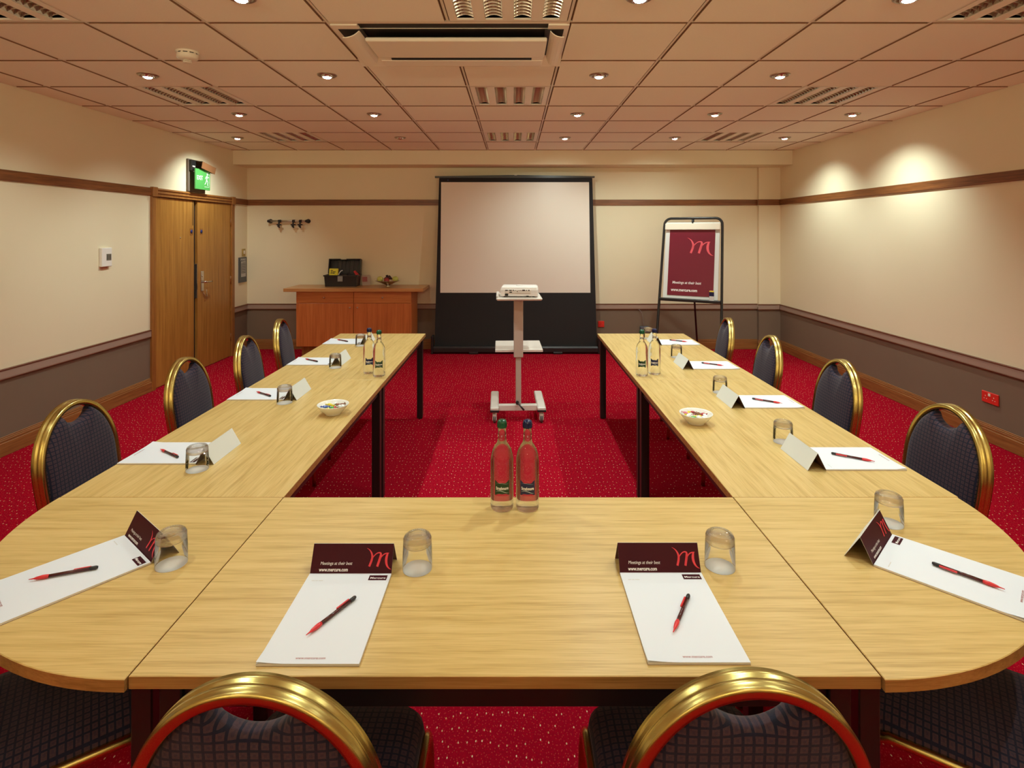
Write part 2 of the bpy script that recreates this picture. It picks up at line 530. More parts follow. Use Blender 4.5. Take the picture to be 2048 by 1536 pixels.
# picture rail, dado rail, skirting
def rail_y(x, sgn, y0, y1, mb, z0, z1, t, mi=0):
    if sgn > 0: mb.box(x, x + t, y0, y1, z0, z1, mi, .003)
    else: mb.box(x - t, x, y0, y1, z0, z1, mi, .003)
def dado(mb, kind, *a):
    z0, z1 = .552, .630
    def b(zz0, zz1, t, mi):
        if kind == 'x': x0, x1, y = a; mb.box(x0, x1, y - t, y, zz0, zz1, mi, .002)
        else: x, sg, y0, y1 = a; rail_y(x, sg, y0, y1, mb, zz0, zz1, t, mi)
    b(z0 + .008, z1 - .010, .014, 0); b(z1 - .011, z1, .020, 1); b(z0, z0 + .010, .018, 1)
def skirt(mb, kind, *a):
    def b(zz0, zz1, t):
        if kind == 'x': x0, x1, y = a; mb.box(x0, x1, y - t, y, zz0, zz1, 0, .002)
        else: x, sg, y0, y1 = a; rail_y(x, sg, y0, y1, mb, zz0, zz1, t)
    b(0, .098, .020); b(.097, .116, .015); b(.115, .128, .011); b(.127, .138, .007)
FR0, FR1 = DY0 - .065, DY1 + .065
t = MB(); rail_y(XL, 1, YF, FR0, t, 1.995, 2.074, .018); rail_y(XL, 1, FR1, YB - .018, t, 1.995, 2.074, .018); struct('trim_1', t, M_raily)
t = MB(); t.box(XL, 3.385, YB - .018, YB, 1.995, 2.074, 0, .003); t.box(3.385 - .016, XR - .018, YB - .073, YB - .055, 1.995, 2.074, 0, .003); struct('trim_2', t, M_rail)
t = MB(); rail_y(XR, -1, YF, YB - .055, t, 1.995, 2.074, .018); struct('trim_3', t, M_raily)
t = MB(); dado(t, 'y', XL, 1, YF, FR0); dado(t, 'y', XL, 1, FR1, YB - .02); struct('trim_4', t, [M_dado, M_dadoline])
t = MB(); dado(t, 'x', XL, 3.385, YB); dado(t, 'x', 3.37, XR - .02, YB - .055); struct('trim_5', t, [M_dado, M_dadoline])
t = MB(); dado(t, 'y', XR, -1, YF, YB - .055); struct('trim_6', t, [M_dado, M_dadoline])
t = MB(); skirt(t, 'y', XL, 1, YF, FR0); skirt(t, 'y', XL, 1, FR1, YB - .02); struct('baseboard_left', t, M_sky)
t = MB(); skirt(t, 'x', XL, 3.385, YB); skirt(t, 'x', 3.37, XR - .02, YB - .055); struct('baseboard_back', t, M_skx)
t = MB(); skirt(t, 'y', XR, -1, YF, YB - .055); struct('baseboard_right', t, M_sky)

# double door
door = bpy.data.objects.new('door_1', None); COL.objects.link(door); door['kind'] = 'structure'
door.location = (XL, (DY0 + DY1) / 2, 0)
door['label'] = 'oak veneered double door in the left wall under the green exit sign'
def dpart(name, mb, m, par=None):
    o = mb.build(name, m, par or door)
    if par is None: o.location = -door.location
    return o
f = MB()
f.box(XL - .1, XL + .022, FR0, DY0, 0, DZ + .01, 0, .003); f.box(XL - .1, XL + .022, DY1, FR1, 0, DZ + .01, 0, .003)
f.box(XL - .1, XL + .020, FR0, FR1, DZ, 2.078, 0, .003)
f.box(XL, XL + .030, FR0, FR1, 2.02, 2.035, 0, .003); f.box(XL, XL + .030, FR0, FR1, 2.055, 2.070, 0, .003)
f.box(XL, XL + .036, FR0 - .005, DY0 + .01, 1.985, 2.085, 0, .004); f.box(XL, XL + .036, DY1 - .01, FR1 + .005, 1.985, 2.085, 0, .004)
f.box(XL - .06, XL - .045, DY0, DY0 + .015, 0, DZ); f.box(XL - .06, XL - .045, DY1 - .015, DY1, 0, DZ)
dpart('door_frame', f, M_frame)
lf = MB(); lf.box(XL - .044, XL - .002, DY0 + .004, 6.412, .006, DZ - .005, 0, .002)
leafL = dpart('door_leaf', lf, M_door)
lf = MB(); lf.box(XL - .042, XL - .0, 6.480, DY1 - .004, .006, DZ - .005, 0, .002)
leafR = dpart('door_leaf', lf, M_door)
g = MB(); g.box(XL - .070, XL - .030, 6.4125, 6.4795, .01, DZ - .01)
dpart('door_gap_seal', g, M_dark)
g = MB(); g.box(XL - .003, XL + .001, 6.385, 6.393, 1.70, 1.985)
dpart('flush_bolt', g, M_dark, leafL)
for y, lfp in ((6.36, leafL), (6.56, leafR)):
    g = MB(); g.box(XL - .003, XL + .001, y - .028, y + .028, 1.59, 1.665, 1); g.lathe([(0, 0), (.022, 0), (.022, .002), (0, .002)], 20, 0, Matrix.Translation((XL + .001, y, 1.628)) @ Matrix.Rotation(PI / 2, 4, 'Y'))
    dpart('fire_door_sign', g, [M_blue, M_frame], lfp)
g = MB(); g.lathe([(0, 0), (.007, 0), (.007, .004), (.003, .005), (0, .005)], 16, 0, Matrix.Translation((XL - .002, 6.15, 1.56)) @ Matrix.Rotation(PI / 2, 4, 'Y'))
dpart('door_viewer', g, M_brushed, leafL)
g = MB(); g.box(XL - .002, XL + .008, 6.545, 6.605, .92, 1.16, 0, .006)
g.cyl((XL, 6.575, 1.03), (XL + .055, 6.575, 1.03), .011); g.tube([(XL + .055, 6.57, 1.03), (XL + .057, 6.60, 1.03), (XL + .057, 6.66, 1.03), (XL + .052, 6.70, 1.028)], .009)
g.cyl((XL, 6.575, 1.10), (XL + .014, 6.575, 1.10), .012)
g.tube([(XL + .006, 6.59, .91), (XL + .02, 6.61, .86), (XL + .012, 6.66, .85), (XL + .006, 6.665, .93)], .004)
dpart('door_handle', g, M_chrome, leafR)
g = MB(); g.box(XL - .03, XL - .001, 6.4735, 6.4795, .85, 1.25, 0, .001); g.box(XL - .02, XL + .003, 6.472, 6.476, .95, 1.02)
dpart('lock_plate', g, M_brushed, leafR)
for y, lfp in ((DY0 + .004, leafL), (DY1 - .004, leafR)):
    for z in (.25, 1.0, 1.75):
        g = MB(); g.cyl((XL + .003, y, z - .05), (XL + .003, y, z + .05), .006, n=10)
        dpart('hinge', g, M_rail, lfp)

# ------------------------------------------------------------------ DOWNLIGHTS
def make_downlight():
    r = thing('ceiling_spotlight', 'spot', 'ceiling light')
    b = MB(); b.lathe([(.042, -.001), (.046, -.010), (.058, -.012), (.066, -.006), (.068, .0), (.060, .003)], 32)
    b.build('bezel', M_bezel, r)
    h = MB()
    h.lathe([(.0, -.014), (.024, -.014), (.030, -.020), (.034, -.022), (.037, -.018), (.042, -.002), (.043, .004)], 28)
    e = h.build('lamp_holder', M_chrome, r)
    l = MB(); l.lathe([(0, -.028), (.012, -.0270), (.023, -.0235), (.029, -.018)], 24)
    e2 = l.build('lamp_lens', M_flag, r)
    return r
proto_spot = make_downlight()
spots = []
ROWS = [(6.296, [-3.14, -1.29, .585, 1.835, 3.085]), (5.044, [-2.50, -1.27, .583, 1.835, 3.09]),
        (3.80, [-2.51, -1.28, .587, 1.83]), (2.54, [-1.25, .58, 1.815])]
ROWN = ['in the row nearest the back wall', 'in the second row from the back wall', 'in the row just beyond the air conditioner', 'at the top edge of the picture']
first = True
def add_light(parent, aim, watts, size=130, blend=1.0, loc=(0, 0, -.040)):
    ld = bpy.data.lights.new('spot_beam', 'SPOT'); ld.energy = watts; ld.color = SPOT_COL
    ld.spot_size = R(size); ld.spot_blend = blend; ld.shadow_soft_size = .022
    lo = bpy.data.objects.new('spot_beam', ld); COL.objects.link(lo); lo.parent = parent
    lo.location = loc; lo.rotation_euler = Vector(aim).to_track_quat('-Z', 'Y').to_euler()
    if LIFT_W <= 0: return
    ld2 = bpy.data.lights.new('lamp_spill', 'POINT'); ld2.energy = LIFT_W; ld2.color = SPOT_COL; ld2.shadow_soft_size = .03
    l2 = bpy.data.objects.new('lamp_spill', ld2); COL.objects.link(l2); l2.parent = parent; l2.location = (0, 0, -.07)
ORD = ['leftmost', 'second from the left', 'third from the left', 'fourth from the left', 'rightmost']
for ri, (y, xs) in enumerate(ROWS):
    for k, x in enumerate(xs):
        if first: s = proto_spot; first = False
        else: s = copy_tree(proto_spot)
        s.location = (x, y, ZC - .008)
        o = ORD[k] if k < len(xs) - 1 else 'rightmost'
        off = (ri == 0 and k == 1)
        s['label'] = ('unlit ' if off else 'glowing ') + 'recessed ceiling spotlight, ' + o + ' ' + ROWN[ri]
        s['group'] = 'recessed ceiling spotlights'
        if off:
            for ch in s.children:
                if ch.name.startswith('lamp_lens'):
                    ch.data = ch.data.copy(); ch.data.materials[0] = M_flagoff
            continue
        aim = (0, 0, -1)
        pw = SPOT_W * (1.3 if x < -3 else 1.25 if x > 3 else 1.0)
        sz = 130
        if x > 3: aim = (.28, .12, -1); sz = 112
        elif x < -3: aim = (-.34, .15, -1); sz = 122
        elif x < -2.4: aim = (-.42, .1, -1); sz = 104
        elif ri == 0: aim = (0, .55, -1); sz = 122; pw *= 1.2
        if ri == 1: pw *= 1.2
        add_light(s, aim, pw, sz)
for y in (1.29, .04, -1.21):
    for x in (-2.5, -1.27, .585, 1.835, 3.08):
        if abs(y - .04) < .01 and x == -2.5: continue
        s = copy_tree(proto_spot)
        s.location = (x, y, ZC - .008)
        s['label'] = 'recessed ceiling spotlight over the near end of the room, out of the picture'
        s['group'] = 'recessed ceiling spotlights above the camera'
        aim = (0, 0, -1)
        if x > 3: aim = (.2, 0, -1)
        if x < -2.4: aim = (-.35, 0, -1)
        add_light(s, aim, SPOT_W * (.6 if y > 1 else .10), 104 if abs(x) > 2.4 else 130)

up0 = None  # unseen fill lamps, added to brighten the ceiling
for k, x in enumerate((-2.4, 0.0, 2.4)):
    if up0 is None:
        up0 = thing('added_uplighter', 'u', 'added fill lamp', (0, 0, 0), 0, 'added fill lamps behind the camera')
        b = MB(); b.lathe([(.02, 0), (.09, .05), (.13, .12), (.125, .12), (.085, .055), (0, .02)], 24, 0, None, 0, PI); b.build('fill_bowl', M_cream, up0)
        b = MB(); b.box(-.05, .05, -.001, .012, -.02, .10); b.build('fill_plate', M_cream, up0)
        o = up0
    else: o = copy_tree(up0)
    o.location = (x, YF + .002, 1.95)
    o['label'] = 'added half-bowl fill lamp on the wall behind the camera, out of the picture'; o['group'] = 'added fill lamps behind the camera'
    ld = bpy.data.lights.new('ceiling_fill_beam', 'SPOT'); ld.energy = UPFILL_W; ld.color = (1.0, .90, .62); ld.spot_size = R(150); ld.spot_blend = .6; ld.shadow_soft_size = .05
    lo = bpy.data.objects.new('ceiling_fill_beam', ld); COL.objects.link(lo); lo.parent = o; lo.location = (0, .09, .16)
    lo.rotation_euler = Vector((0, .75, 1)).to_track_quat('-Z', 'Y').to_euler()

# ------------------------------------------------------------------ MODULAR LUMINAIRES
def make_luminaire():
    r = thing('fluorescent_ceiling_light', 'lum', 'ceiling light')
    W, D = .60, .60; sw = .088
    cs = [-.2175, -.0725, .0725, .2175]
    fr = MB(); z0, z1 = -.004, .006
    fr.box(-W / 2, W / 2, -D / 2, -D / 2 + .018, z0, z1); fr.box(-W / 2, W / 2, D / 2 - .018, D / 2, z0, z1)
    edges = [-W / 2] + [v for q in cs for v in (q - sw / 2, q + sw / 2)] + [W / 2]
    for i in range(0, len(edges), 2): fr.box(edges[i], edges[i + 1], -D / 2 + .018, D / 2 - .018, z0, z1)
    fr.box(-W / 2, W / 2, -D / 2, D / 2, .085, .09)
    for x in (-W / 2, W / 2 - .004): fr.box(x, x + .004, -D / 2, D / 2, z1, .086)
    fr.build('frame', M_acwhite, r)
    lv = MB(); n = 8
    prof = []
    for k in range(n + 1):
        a = k / n
        x = -sw / 2 + .001 + (sw - .002) * a
        prof.append((x, .062 * (1 - abs(2 * a - 1) ** 2.6)))
    y0, y1 = -D / 2 + .019, D / 2 - .019
    for i in range(n):
        (xa, za), (xb, zb) = prof[i], prof[i + 1]
        lv.quad((xa, y0, za), (xb, y0, zb), (xb, y1, zb), (xa, y1, za))
    nb = 15
    for k in range(nb):
        y = y0 + (y1 - y0) * (k + .5) / nb
        m = 6
        for i in range(m):
            xa = -sw / 2 + .002 + (sw - .004) * i / m; xb = -sw / 2 + .002 + (sw - .004) * (i + 1) / m
            sa = .012 * math.sin(PI * i / m); sb = .012 * math.sin(PI * (i + 1) / m)
            lv.quad((xa, y, .001 + sa), (xb, y, .001 + sb), (xb, y - .008, .034), (xa, y - .008, .034))
            lv.quad((xa, y, .001 + sa), (xb, y, .001 + sb), (xb, y + .008, .034), (xa, y + .008, .034))
    me = lv.mesh('louvre', M_alu)
    for q in cs: link_mesh('louvre', me, r, (q, 0, 0))
    return r
lum0 = make_luminaire()
LN = {2.54: 'nearest row, cut by the picture edge', 4.418: 'middle row', 6.296: 'far row'}
SN = {-2.525: 'on the left', -.0267: 'in the centre', 2.471: 'on the right'}
for i, (x, y) in enumerate(LUM + LUMB):
    o = lum0 if i == 0 else copy_tree(lum0)
    o.location = (x, y, ZC - .003)
    o['label'] = ('unlit four-strip louvre ceiling light %s, %s' % (SN[x], LN[y])) if y in LN else 'switched-off four-strip mirror-louvre ceiling light above the camera'
    o['group'] = 'four-strip louvre lights in the ceiling grid' if y in LN else 'louvre lights above the camera'

# ------------------------------------------------------------------ AIR CONDITIONER
ac = thing('air_conditioner', 'cream ceiling air conditioner cassette with dark slots, between louvre lights', 'air conditioner', (-.332, 3.17, ZC))
def L(mb, *a, **k): return mb
x0, x1 = -.625, .625
fm = MB()
fm.box(x0, x1, -.315, -.285, -.004, .01, 0, .002)
fm.box(x0, -.485, -.285, .20, -.012, .01); fm.box(.515, x1, -.285, .20, -.012, .01)
fm.add([(x0, .19, -.012), (x1, .19, -.012), (x1, .322, -.045), (x0, .322, -.045), (x0, .19, .01), (x1, .19, .01), (x1, .322, .01), (x0, .322, .01)],
       [[0, 1, 2, 3], [3, 2, 6, 7], [0, 3, 7, 4], [1, 5, 6, 2], [4, 7, 6, 5]])
fm.build('housing', M_acwhite, ac)
dk = MB(); dk.box(-.50, .53, -.286, .20, .0, .012); dk.box(-.60, -.47, -.23, .20, -.0135, -.0115); dk.box(.50, .60, -.23, .20, -.0135, -.0115)
dk.build('air_intake', M_dark, ac)
g = MB(); g.box(-.485, .515, -.215, -.211, -.003, .0)
g.build('intake_bar', M_tee, ac)
pn = MB(); pn.box(-.475, .515, -.165, .13, -.052, -.030, 0, .006)
pn.build('front_panel', M_acwhite, ac)
pn = MB(); pn.box(-.40, .44, .150, .172, -.052, -.03); pn.build('outlet_slot', M_dark, ac)
pn = MB(); pn.box(-.47, .51, .166, .285, -.055, -.030, 0, .008); pn.box(-.47, -.40, .12, .17, -.052, -.031, 0); pn.box(.44, .51, .12, .17, -.052, -.031, 0)
pn.build('outlet_lip', M_acwhite, ac)
for sx in (-1, 1):
    v = MB()
    xa, xb = (-.585, -.485) if sx < 0 else (.525, .605)
    T = Matrix.Translation(((xa + xb) / 2, .02, -.032)) @ Matrix.Rotation(R(24 * sx), 4, 'Y')
    hw = (xb - xa) / 2
    n = 5; vs = []; fs = []
    for i in range(n + 1):
        u = -hw + 2 * hw * i / n; zz = .012 * (1 - (u / hw) ** 2)
        vs += [(u, -.23, -zz), (u, .27, -zz), (u, .27, -zz + .005), (u, -.23, -zz + .005)]
    for i in range(n):
        a = 4 * i; b = a + 4
        fs += [[a, b, b + 1, a + 1], [a + 3, a + 2, b + 2, b + 3], [a, a + 3, b + 3, b], [a + 1, b + 1, b + 2, a + 2]]
    fs += [[0, 1, 2, 3], [4 * n, 4 * n + 3, 4 * n + 2, 4 * n + 1]]
    v.add(vs, fs, 0, False, T)
    v.build('side_vane', M_acwhite, ac)

# ------------------------------------------------------------------ SMOKE DETECTOR
sd = thing('smoke_detector', 'round cream smoke detector on the ceiling left of the air conditioner', 'smoke detector', (-1.95, 3.31, ZC - .009))
b = MB(); b.lathe([(0, 0), (.062, 0), (.063, -.008), (.058, -.014)], 36); b.build('base', M_cream, sd)
b = MB(); b.lathe([(.054, -.012), (.054, -.022)], 36); b.build('dark_band', M_dark, sd)
b = MB(); b.lathe([(.058, -.019), (.060, -.022), (.057, -.042), (.044, -.050), (.026, -.053), (0, -.053)], 36)
for k in range(10):
    a = k / 10 * 2 * PI; b.box(-.005, .005, .0535, .0595, -.024, -.013, 0, 0, Matrix.Rotation(a, 4, 'Z'))
b.build('body', M_cream, sd)
b = MB()
for k in range(18):
    a = k / 18 * 2 * PI; b.box(-.0016, .0016, .019, .0225, -.068, -.053, 0, 0, Matrix.Rotation(a, 4, 'Z'))
b.lathe([(0, -.070), (.020, -.070), (.023, -.067), (.023, -.065), (0, -.065)], 24)
b.build('sensor_cage', M_cream, sd)

# ------------------------------------------------------------------ TABLES
TH, TT = .73, .026
def table(label, poly, topmat, legs, rails, loc, ap=.055):
    r = thing('meeting_table', label, 'table', (*loc, 0), 0, 'tables of the U-shaped meeting layout')
    t = MB()
    P = [(x - loc[0], y - loc[1]) for x, y in poly]
    bev = .0015
    n = len(P); cx = sum(p[0] for p in P) / n; cy = sum(p[1] for p in P) / n
    ins = []
    for i in range(n):
        a = Vector(P[i - 1]); b = Vector(P[i]); c2 = Vector(P[(i + 1) % n])
        d1 = (b - a).normalized(); d2 = (c2 - b).normalized()
        n1 = Vector((-d1.y, d1.x)); n2 = Vector((-d2.y, d2.x)); nn = (n1 + n2)
        nn = nn.normalized() / max(.4, nn.normalized().dot(n1))
        ins.append((b.x + nn.x * bev, b.y + nn.y * bev))
    vs = [(x, y, TH - TT) for x, y in P] + [(x, y, TH - bev) for x, y in P] + [(x, y, TH) for x, y in ins]
    t.add(vs, [list(range(n))[::-1]], 1)
    t.add(vs, [[i, (i + 1) % n, n + (i + 1) % n, n + i] for i in range(n)], 1)
    t.add(vs, [[n + i, n + (i + 1) % n, 2 * n + (i + 1) % n, 2 * n + i] for i in range(n)], 0)
    t.add(vs, [list(range(2 * n, 3 * n))], 0)
    t.build('tabletop', [topmat, M_oakedge], r)
    f = MB()
    for (xa, xb, ya, yb) in rails: f.box(xa - loc[0], xb - loc[0], ya - loc[1], yb - loc[1], TH - TT - ap, TH - TT, 0, .002)
    f.build('under_frame', M_black, r)
    for (x, y) in legs:
        l = MB(); l.box(x - loc[0] - .024, x - loc[0] + .024, y - loc[1] - .024, y - loc[1] + .024, .006, TH - TT, 0, .003)
        l.cyl((x - loc[0], y - loc[1], 0), (x - loc[0], y - loc[1], .008), .018, n=12)
        l.build('leg', M_black, r)
    return r
XI0, XI1, XO0, XO1 = -.772, .737, -1.522, 1.490
Y1, Y0 = 1.858, 1.108
def rect(x0, x1, y0, y1): return [(x0, y0), (x1, y0), (x1, y1), (x0, y1)]
def rrails(x0, x1, y0, y1, i=.03, t=.03):
    x0 += i; x1 -= i; y0 += i; y1 -= i
    return [(x0, x1, y0, y0 + t), (x0, x1, y1 - t, y1), (x0, x0 + t, y0 + t, y1 - t), (x1 - t, x1, y0 + t, y1 - t)]
def rlegs(x0, x1, y0, y1, i=.042): return [(x0 + i, y0 + i), (x1 - i, y0 + i), (x0 + i, y1 - i), (x1 - i, y1 - i)]
g = .0015
table('rectangular oak table across the near end, holding two burgundy-topped notepads', rect(XI0 + g, XI1 - g, Y0, Y1 - g), M_oakx,
      rlegs(XI0, XI1, Y0 + .05, Y1), rrails(XI0, XI1, Y0 + .05, Y1), ((XI0 + XI1) / 2, (Y0 + Y1) / 2), .105)
def quarter(cx, sx):
    pts = [(cx, Y1 - g)]
    N = 30
    if sx < 0:
        arc = [(cx - .75 * math.cos(a), Y1 - g - .757 * math.sin(a)) for a in [PI / 2 * k / N for k in range(N + 1)]]
        return [(cx, Y1 - g)] + arc
    arc = [(cx + .75 * math.cos(a), Y1 - g - .757 * math.sin(a)) for a in [PI / 2 * k / N for k in range(N + 1)]]
    return ([(cx, Y1 - g)] + arc)[::-1]
table('quarter-circle oak table at the near left corner with one angled notepad', quarter(XI0 - g, -1), M_oakx,
      [(XI0 - .045, Y1 - .05), (XI0 - .045, Y1 - .62), (XI0 - .62, Y1 - .05)],
      [(XI0 - .62, XI0 - .03, Y1 - .065, Y1 - .035), (XI0 - .06, XI0 - .03, Y1 - .62, Y1 - .065)], (XI0 - .32, Y1 - .32))
table('quarter-circle oak table at the near right corner with one angled notepad', quarter(XI1 + g, 1), M_oakx,
      [(XI1 + .045, Y1 - .05), (XI1 + .045, Y1 - .62), (XI1 + .62, Y1 - .05)],
      [(XI1 + .03, XI1 + .62, Y1 - .065, Y1 - .035), (XI1 + .03, XI1 + .06, Y1 - .62, Y1 - .065)], (XI1 + .32, Y1 - .32))
YS = 3.335; YE = 4.866
for nm, xa, xb in (('left', XO0, XI0), ('right', XI1, XO1 + .004)):
    table('rectangular oak table, nearer half of the %s arm with the bowl of sweets' % nm, rect(xa, xb, Y1 + g, YS - .0008), M_oaky, rlegs(xa, xb, Y1, YS), rrails(xa, xb, Y1, YS), ((xa + xb) / 2, (Y1 + YS) / 2))
    table('rectangular oak table, far half of the %s arm with two water bottles' % nm, rect(xa, xb, YS + .0008, YE), M_oaky, rlegs(xa, xb, YS, YE), rrails(xa, xb, YS, YE), ((xa + xb) / 2, (YS + YE) / 2))

# ------------------------------------------------------------------ CHAIRS
def back_y(z):
    if z < .44: return -.235 - (.44 - z) * .10 + (.44 - z) * .05
    return -.195 - (z - .44) * (.075 / .48)
def make_chair():
    r = thing('banquet_chair', 'chair', 'chair')
    # continuous tube: rear legs + arch
    pts = []
    def ypos(z):
        if z >= .42: return -.200 - (z - .42) * .15
        return -.200 - (.42 - z) * .16
    half = []
    for z in (0.004, .12, .26, .38, .46, .52, .58, .64, .69):
        x = .168 + .022 * min(1, max(0, (z - .25) / .40)) ** 1.1
        half.append((x, z))
    N = 14
    for k in range(1, N + 1):
        a = PI / 2 * k / N
        half.append((.190 * math.cos(a) if k < N else 0, .69 + .230 * math.sin(a)))
    full = half + [(-x, z) for x, z in half[:-1]][::-1]
    fine = []
    for i in range(len(full) - 1):
        p0 = Vector(full[max(i - 1, 0)]); p1 = Vector(full[i]); p2 = Vector(full[i + 1]); p3 = Vector(full[min(i + 2, len(full) - 1)])
        for u in (0, .34, .67):
            q = .5 * ((2 * p1) + (p2 - p0) * u + (2 * p0 - 5 * p1 + 4 * p2 - p3) * u * u + (3 * p1 - p0 - 3 * p2 + p3) * u ** 3)
            fine.append((q.x, q.y))
    fine.append(full[-1])
    pts = [(x, ypos(z), z) for x, z in fine]
    # profile (a = radial, b = depth) with grooves on the outer face
    P0 = [(.010, -.020), (.0085, -.0165), (.0115, -.012), (.0115, -.005), (.0088, -.002), (.0088, .002), (.0115, .005), (.0115, .012), (.0085, .0165), (.010, .020),
          (.004, .0225), (-.008, .0215), (-.0115, .014), (-.0115, -.014), (-.008, -.0215), (.004, -.0225)]
    f = MB(); f.sweep(pts, P0, (0, -1, -.0))
    f.build('back_frame', M_gold, r)
    # back pad
    outl = []
    for z in (.475, .52, .58, .64, .69):
        x = .168 + .022 * min(1, max(0, (z - .25) / .40)) ** 1.1 - .009
        outl.append((x, z))
    for k in range(1, 10):
        a = R(66) * k / 9
        outl.append((.181 * math.cos(a), .69 + .219 * math.sin(a)))
    xs, zs = outl[-1]
    for k in range(1, 14):   # scooped handle opening
        u = k / 14
        outl.append((xs * (1 - u), zs - .043 * (1 - (1 - u) ** 2) ** .75))
    outl.append((0, zs - .043))
    poly = outl + [(-x, z) for x, z in outl[:-1]][::-1]
    poly = [(-x, z) for x, z in poly]
    cz = .66; p = MB(); vs = []; fs = []; n = len(poly)
    rings = [(0, .0), (.006, .010), (.02, .018), (.05, .024), (.09, .028), (.2, .031), (.45, .034), (.75, .035)]
    def ring(s, d):
        out = []
        for x, z in poly:
            xx = x * (1 - s); zz = cz + (z - cz) * (1 - s)
            out.append((xx, ypos(zz) + d, zz))
        return out
    seq = [ring(s, -d * .55) for s, d in rings[::-1]] + [ring(s, d) for s, d in rings]
    for q in seq: vs += q
    for i in range(len(seq) - 1):
        for k in range(n):
            k2 = (k + 1) % n
            fs.append([i * n + k, i * n + k2, (i + 1) * n + k2, (i + 1) * n + k])
    c0 = len(vs); vs.append((0, ypos(cz) - .033 * .56, cz)); vs.append((0, ypos(cz) + .0335, cz))
    for k in range(n):
        fs.append([k, (k + 1) % n, c0]); fs.append([(len(seq) - 1) * n + k, (len(seq) - 1) * n + (k + 1) % n, c0 + 1])
    p.add(vs, fs, 0, True)
    p.build('backrest', M_fab, r)
    # seat pad: rounded square
    def rsq(w, d, c, m=6):
        out = []
        for sx, sy, a0 in ((1, 1, 0), (-1, 1, 90), (-1, -1, 180), (1, -1, 270)):
            for k in range(m + 1):
                a = R(a0 + 90 * k / m); out.append((sx * (w - c) + c * math.cos(a), sy * (d - c) + c * math.sin(a)))
        return out
    s = MB(); vs = []; fs = []
    rr = [(.0, .415), (.004, .425), (.0, .450), (-.012, .466), (-.045, .476), (-.11, .481), (-.17, .483)]
    base = rsq(.192, .215, .06); n = len(base)
    for dr, z in rr:
        for (x, y) in rsq(.192 + dr, .215 + dr, max(.02, .06 + dr * .5) if dr > -.03 else max(.012, .05 + dr * .25)):
            vs.append((x, y + .025, z))
    for i in range(len(rr) - 1):
        for k in range(n): fs.append([i * n + k, i * n + (k + 1) % n, (i + 1) * n + (k + 1) % n, (i + 1) * n + k])
    fs.append(list(range(n))[::-1]); fs.append(list(range((len(rr) - 1) * n, len(rr) * n)))
    s.add(vs, fs, 0, True)
    s.build('seat', M_fabseat, r)
    for sx in (-1, 1):
        l = MB()
        x = .200 * sx
        pth = [(x * 1.04, .228, .004), (x * 1.02, .218, .20), (x * 1.01, .213, .37), (x, .208, .400), (x, .194, .420), (x, .170, .430), (x * .99, .02, .432), (x * .94, -.14, .428), (x * .90, -.195, .424)]
        sm = []
        for i in range(len(pth) - 1):
            a = Vector(pth[i]); b = Vector(pth[i + 1])
            for u in (0, .5): sm.append(a.lerp(b, u))
        sm.append(Vector(pth[-1]))
        prof = [(.012 * math.cos(a), .012 * math.sin(a)) for a in [2 * PI * k / 12 for k in range(12)]]
        l.sweep(sm, prof, (1, 0, 0))
        l.build('leg', M_gold, r)
    st = MB(); st.cyl((-.195, .195, .400), (.195, .195, .400), .009, n=10); st.cyl((-.170, -.20, .405), (.170, -.20, .405), .009, n=10)
    st.build('stretcher', M_gold, r)
    return r
chair0 = make_chair()
def put_chair(x, y, rz, label, grp):
    global _used
    o = chair0 if not _used else copy_tree(chair0)
    _used = True
    o.location = (x, y, 0); o.rotation_euler = (0, 0, rz)
    o['label'] = label; o['group'] = grp
    return o
_used = False
TOPY = .2725   # back top sits this far behind the chair's centre
GC = 'gold-framed banquet chairs around the tables'
put_chair(-1.805 + TOPY, 2.26, -PI / 2, 'gold-framed navy banquet chair on the left side, nearest the camera', GC)
put_chair(-1.81 + TOPY, 3.05, -PI / 2 + R(2), 'gold-framed navy banquet chair on the left side, second from the camera', GC)
put_chair(-1.79 + TOPY, 3.71, -PI / 2 + R(6), 'gold-framed navy banquet chair on the left side, in front of the double door', GC)
put_chair(-1.86 + TOPY, 4.44, -PI / 2 + R(8), 'gold-framed navy banquet chair on the left side, farthest, before the sideboard', GC)
put_chair(1.745 - TOPY, 2.20, PI / 2, 'gold-framed navy banquet chair on the right side, nearest, below the red double socket', GC)
put_chair(1.777 - TOPY, 3.00, PI / 2 - R(2), 'gold-framed navy banquet chair on the right side, second from the camera', GC)
put_chair(1.727 - TOPY, 3.72, PI / 2 - R(5), 'gold-framed navy banquet chair on the right side, third from the camera', GC)
put_chair(1.735 - TOPY, 4.50, PI / 2 - R(8), 'gold-framed navy banquet chair on the right side, farthest, by the flip chart', GC)
put_chair(-.405, .850 + TOPY, 0, 'gold-framed navy banquet chair at the near edge, left one of the two in front', GC)
put_chair(.372, .860 + TOPY, 0, 'gold-framed navy banquet chair at the near edge, right one of the two in front', GC)
put_chair(-1.15, 1.36, -R(53), 'navy banquet chair tucked under the left rounded table corner, mostly in shadow', GC)
put_chair(1.139, 1.360, R(53), 'navy banquet chair tucked under the right rounded table corner, mostly in shadow', GC)

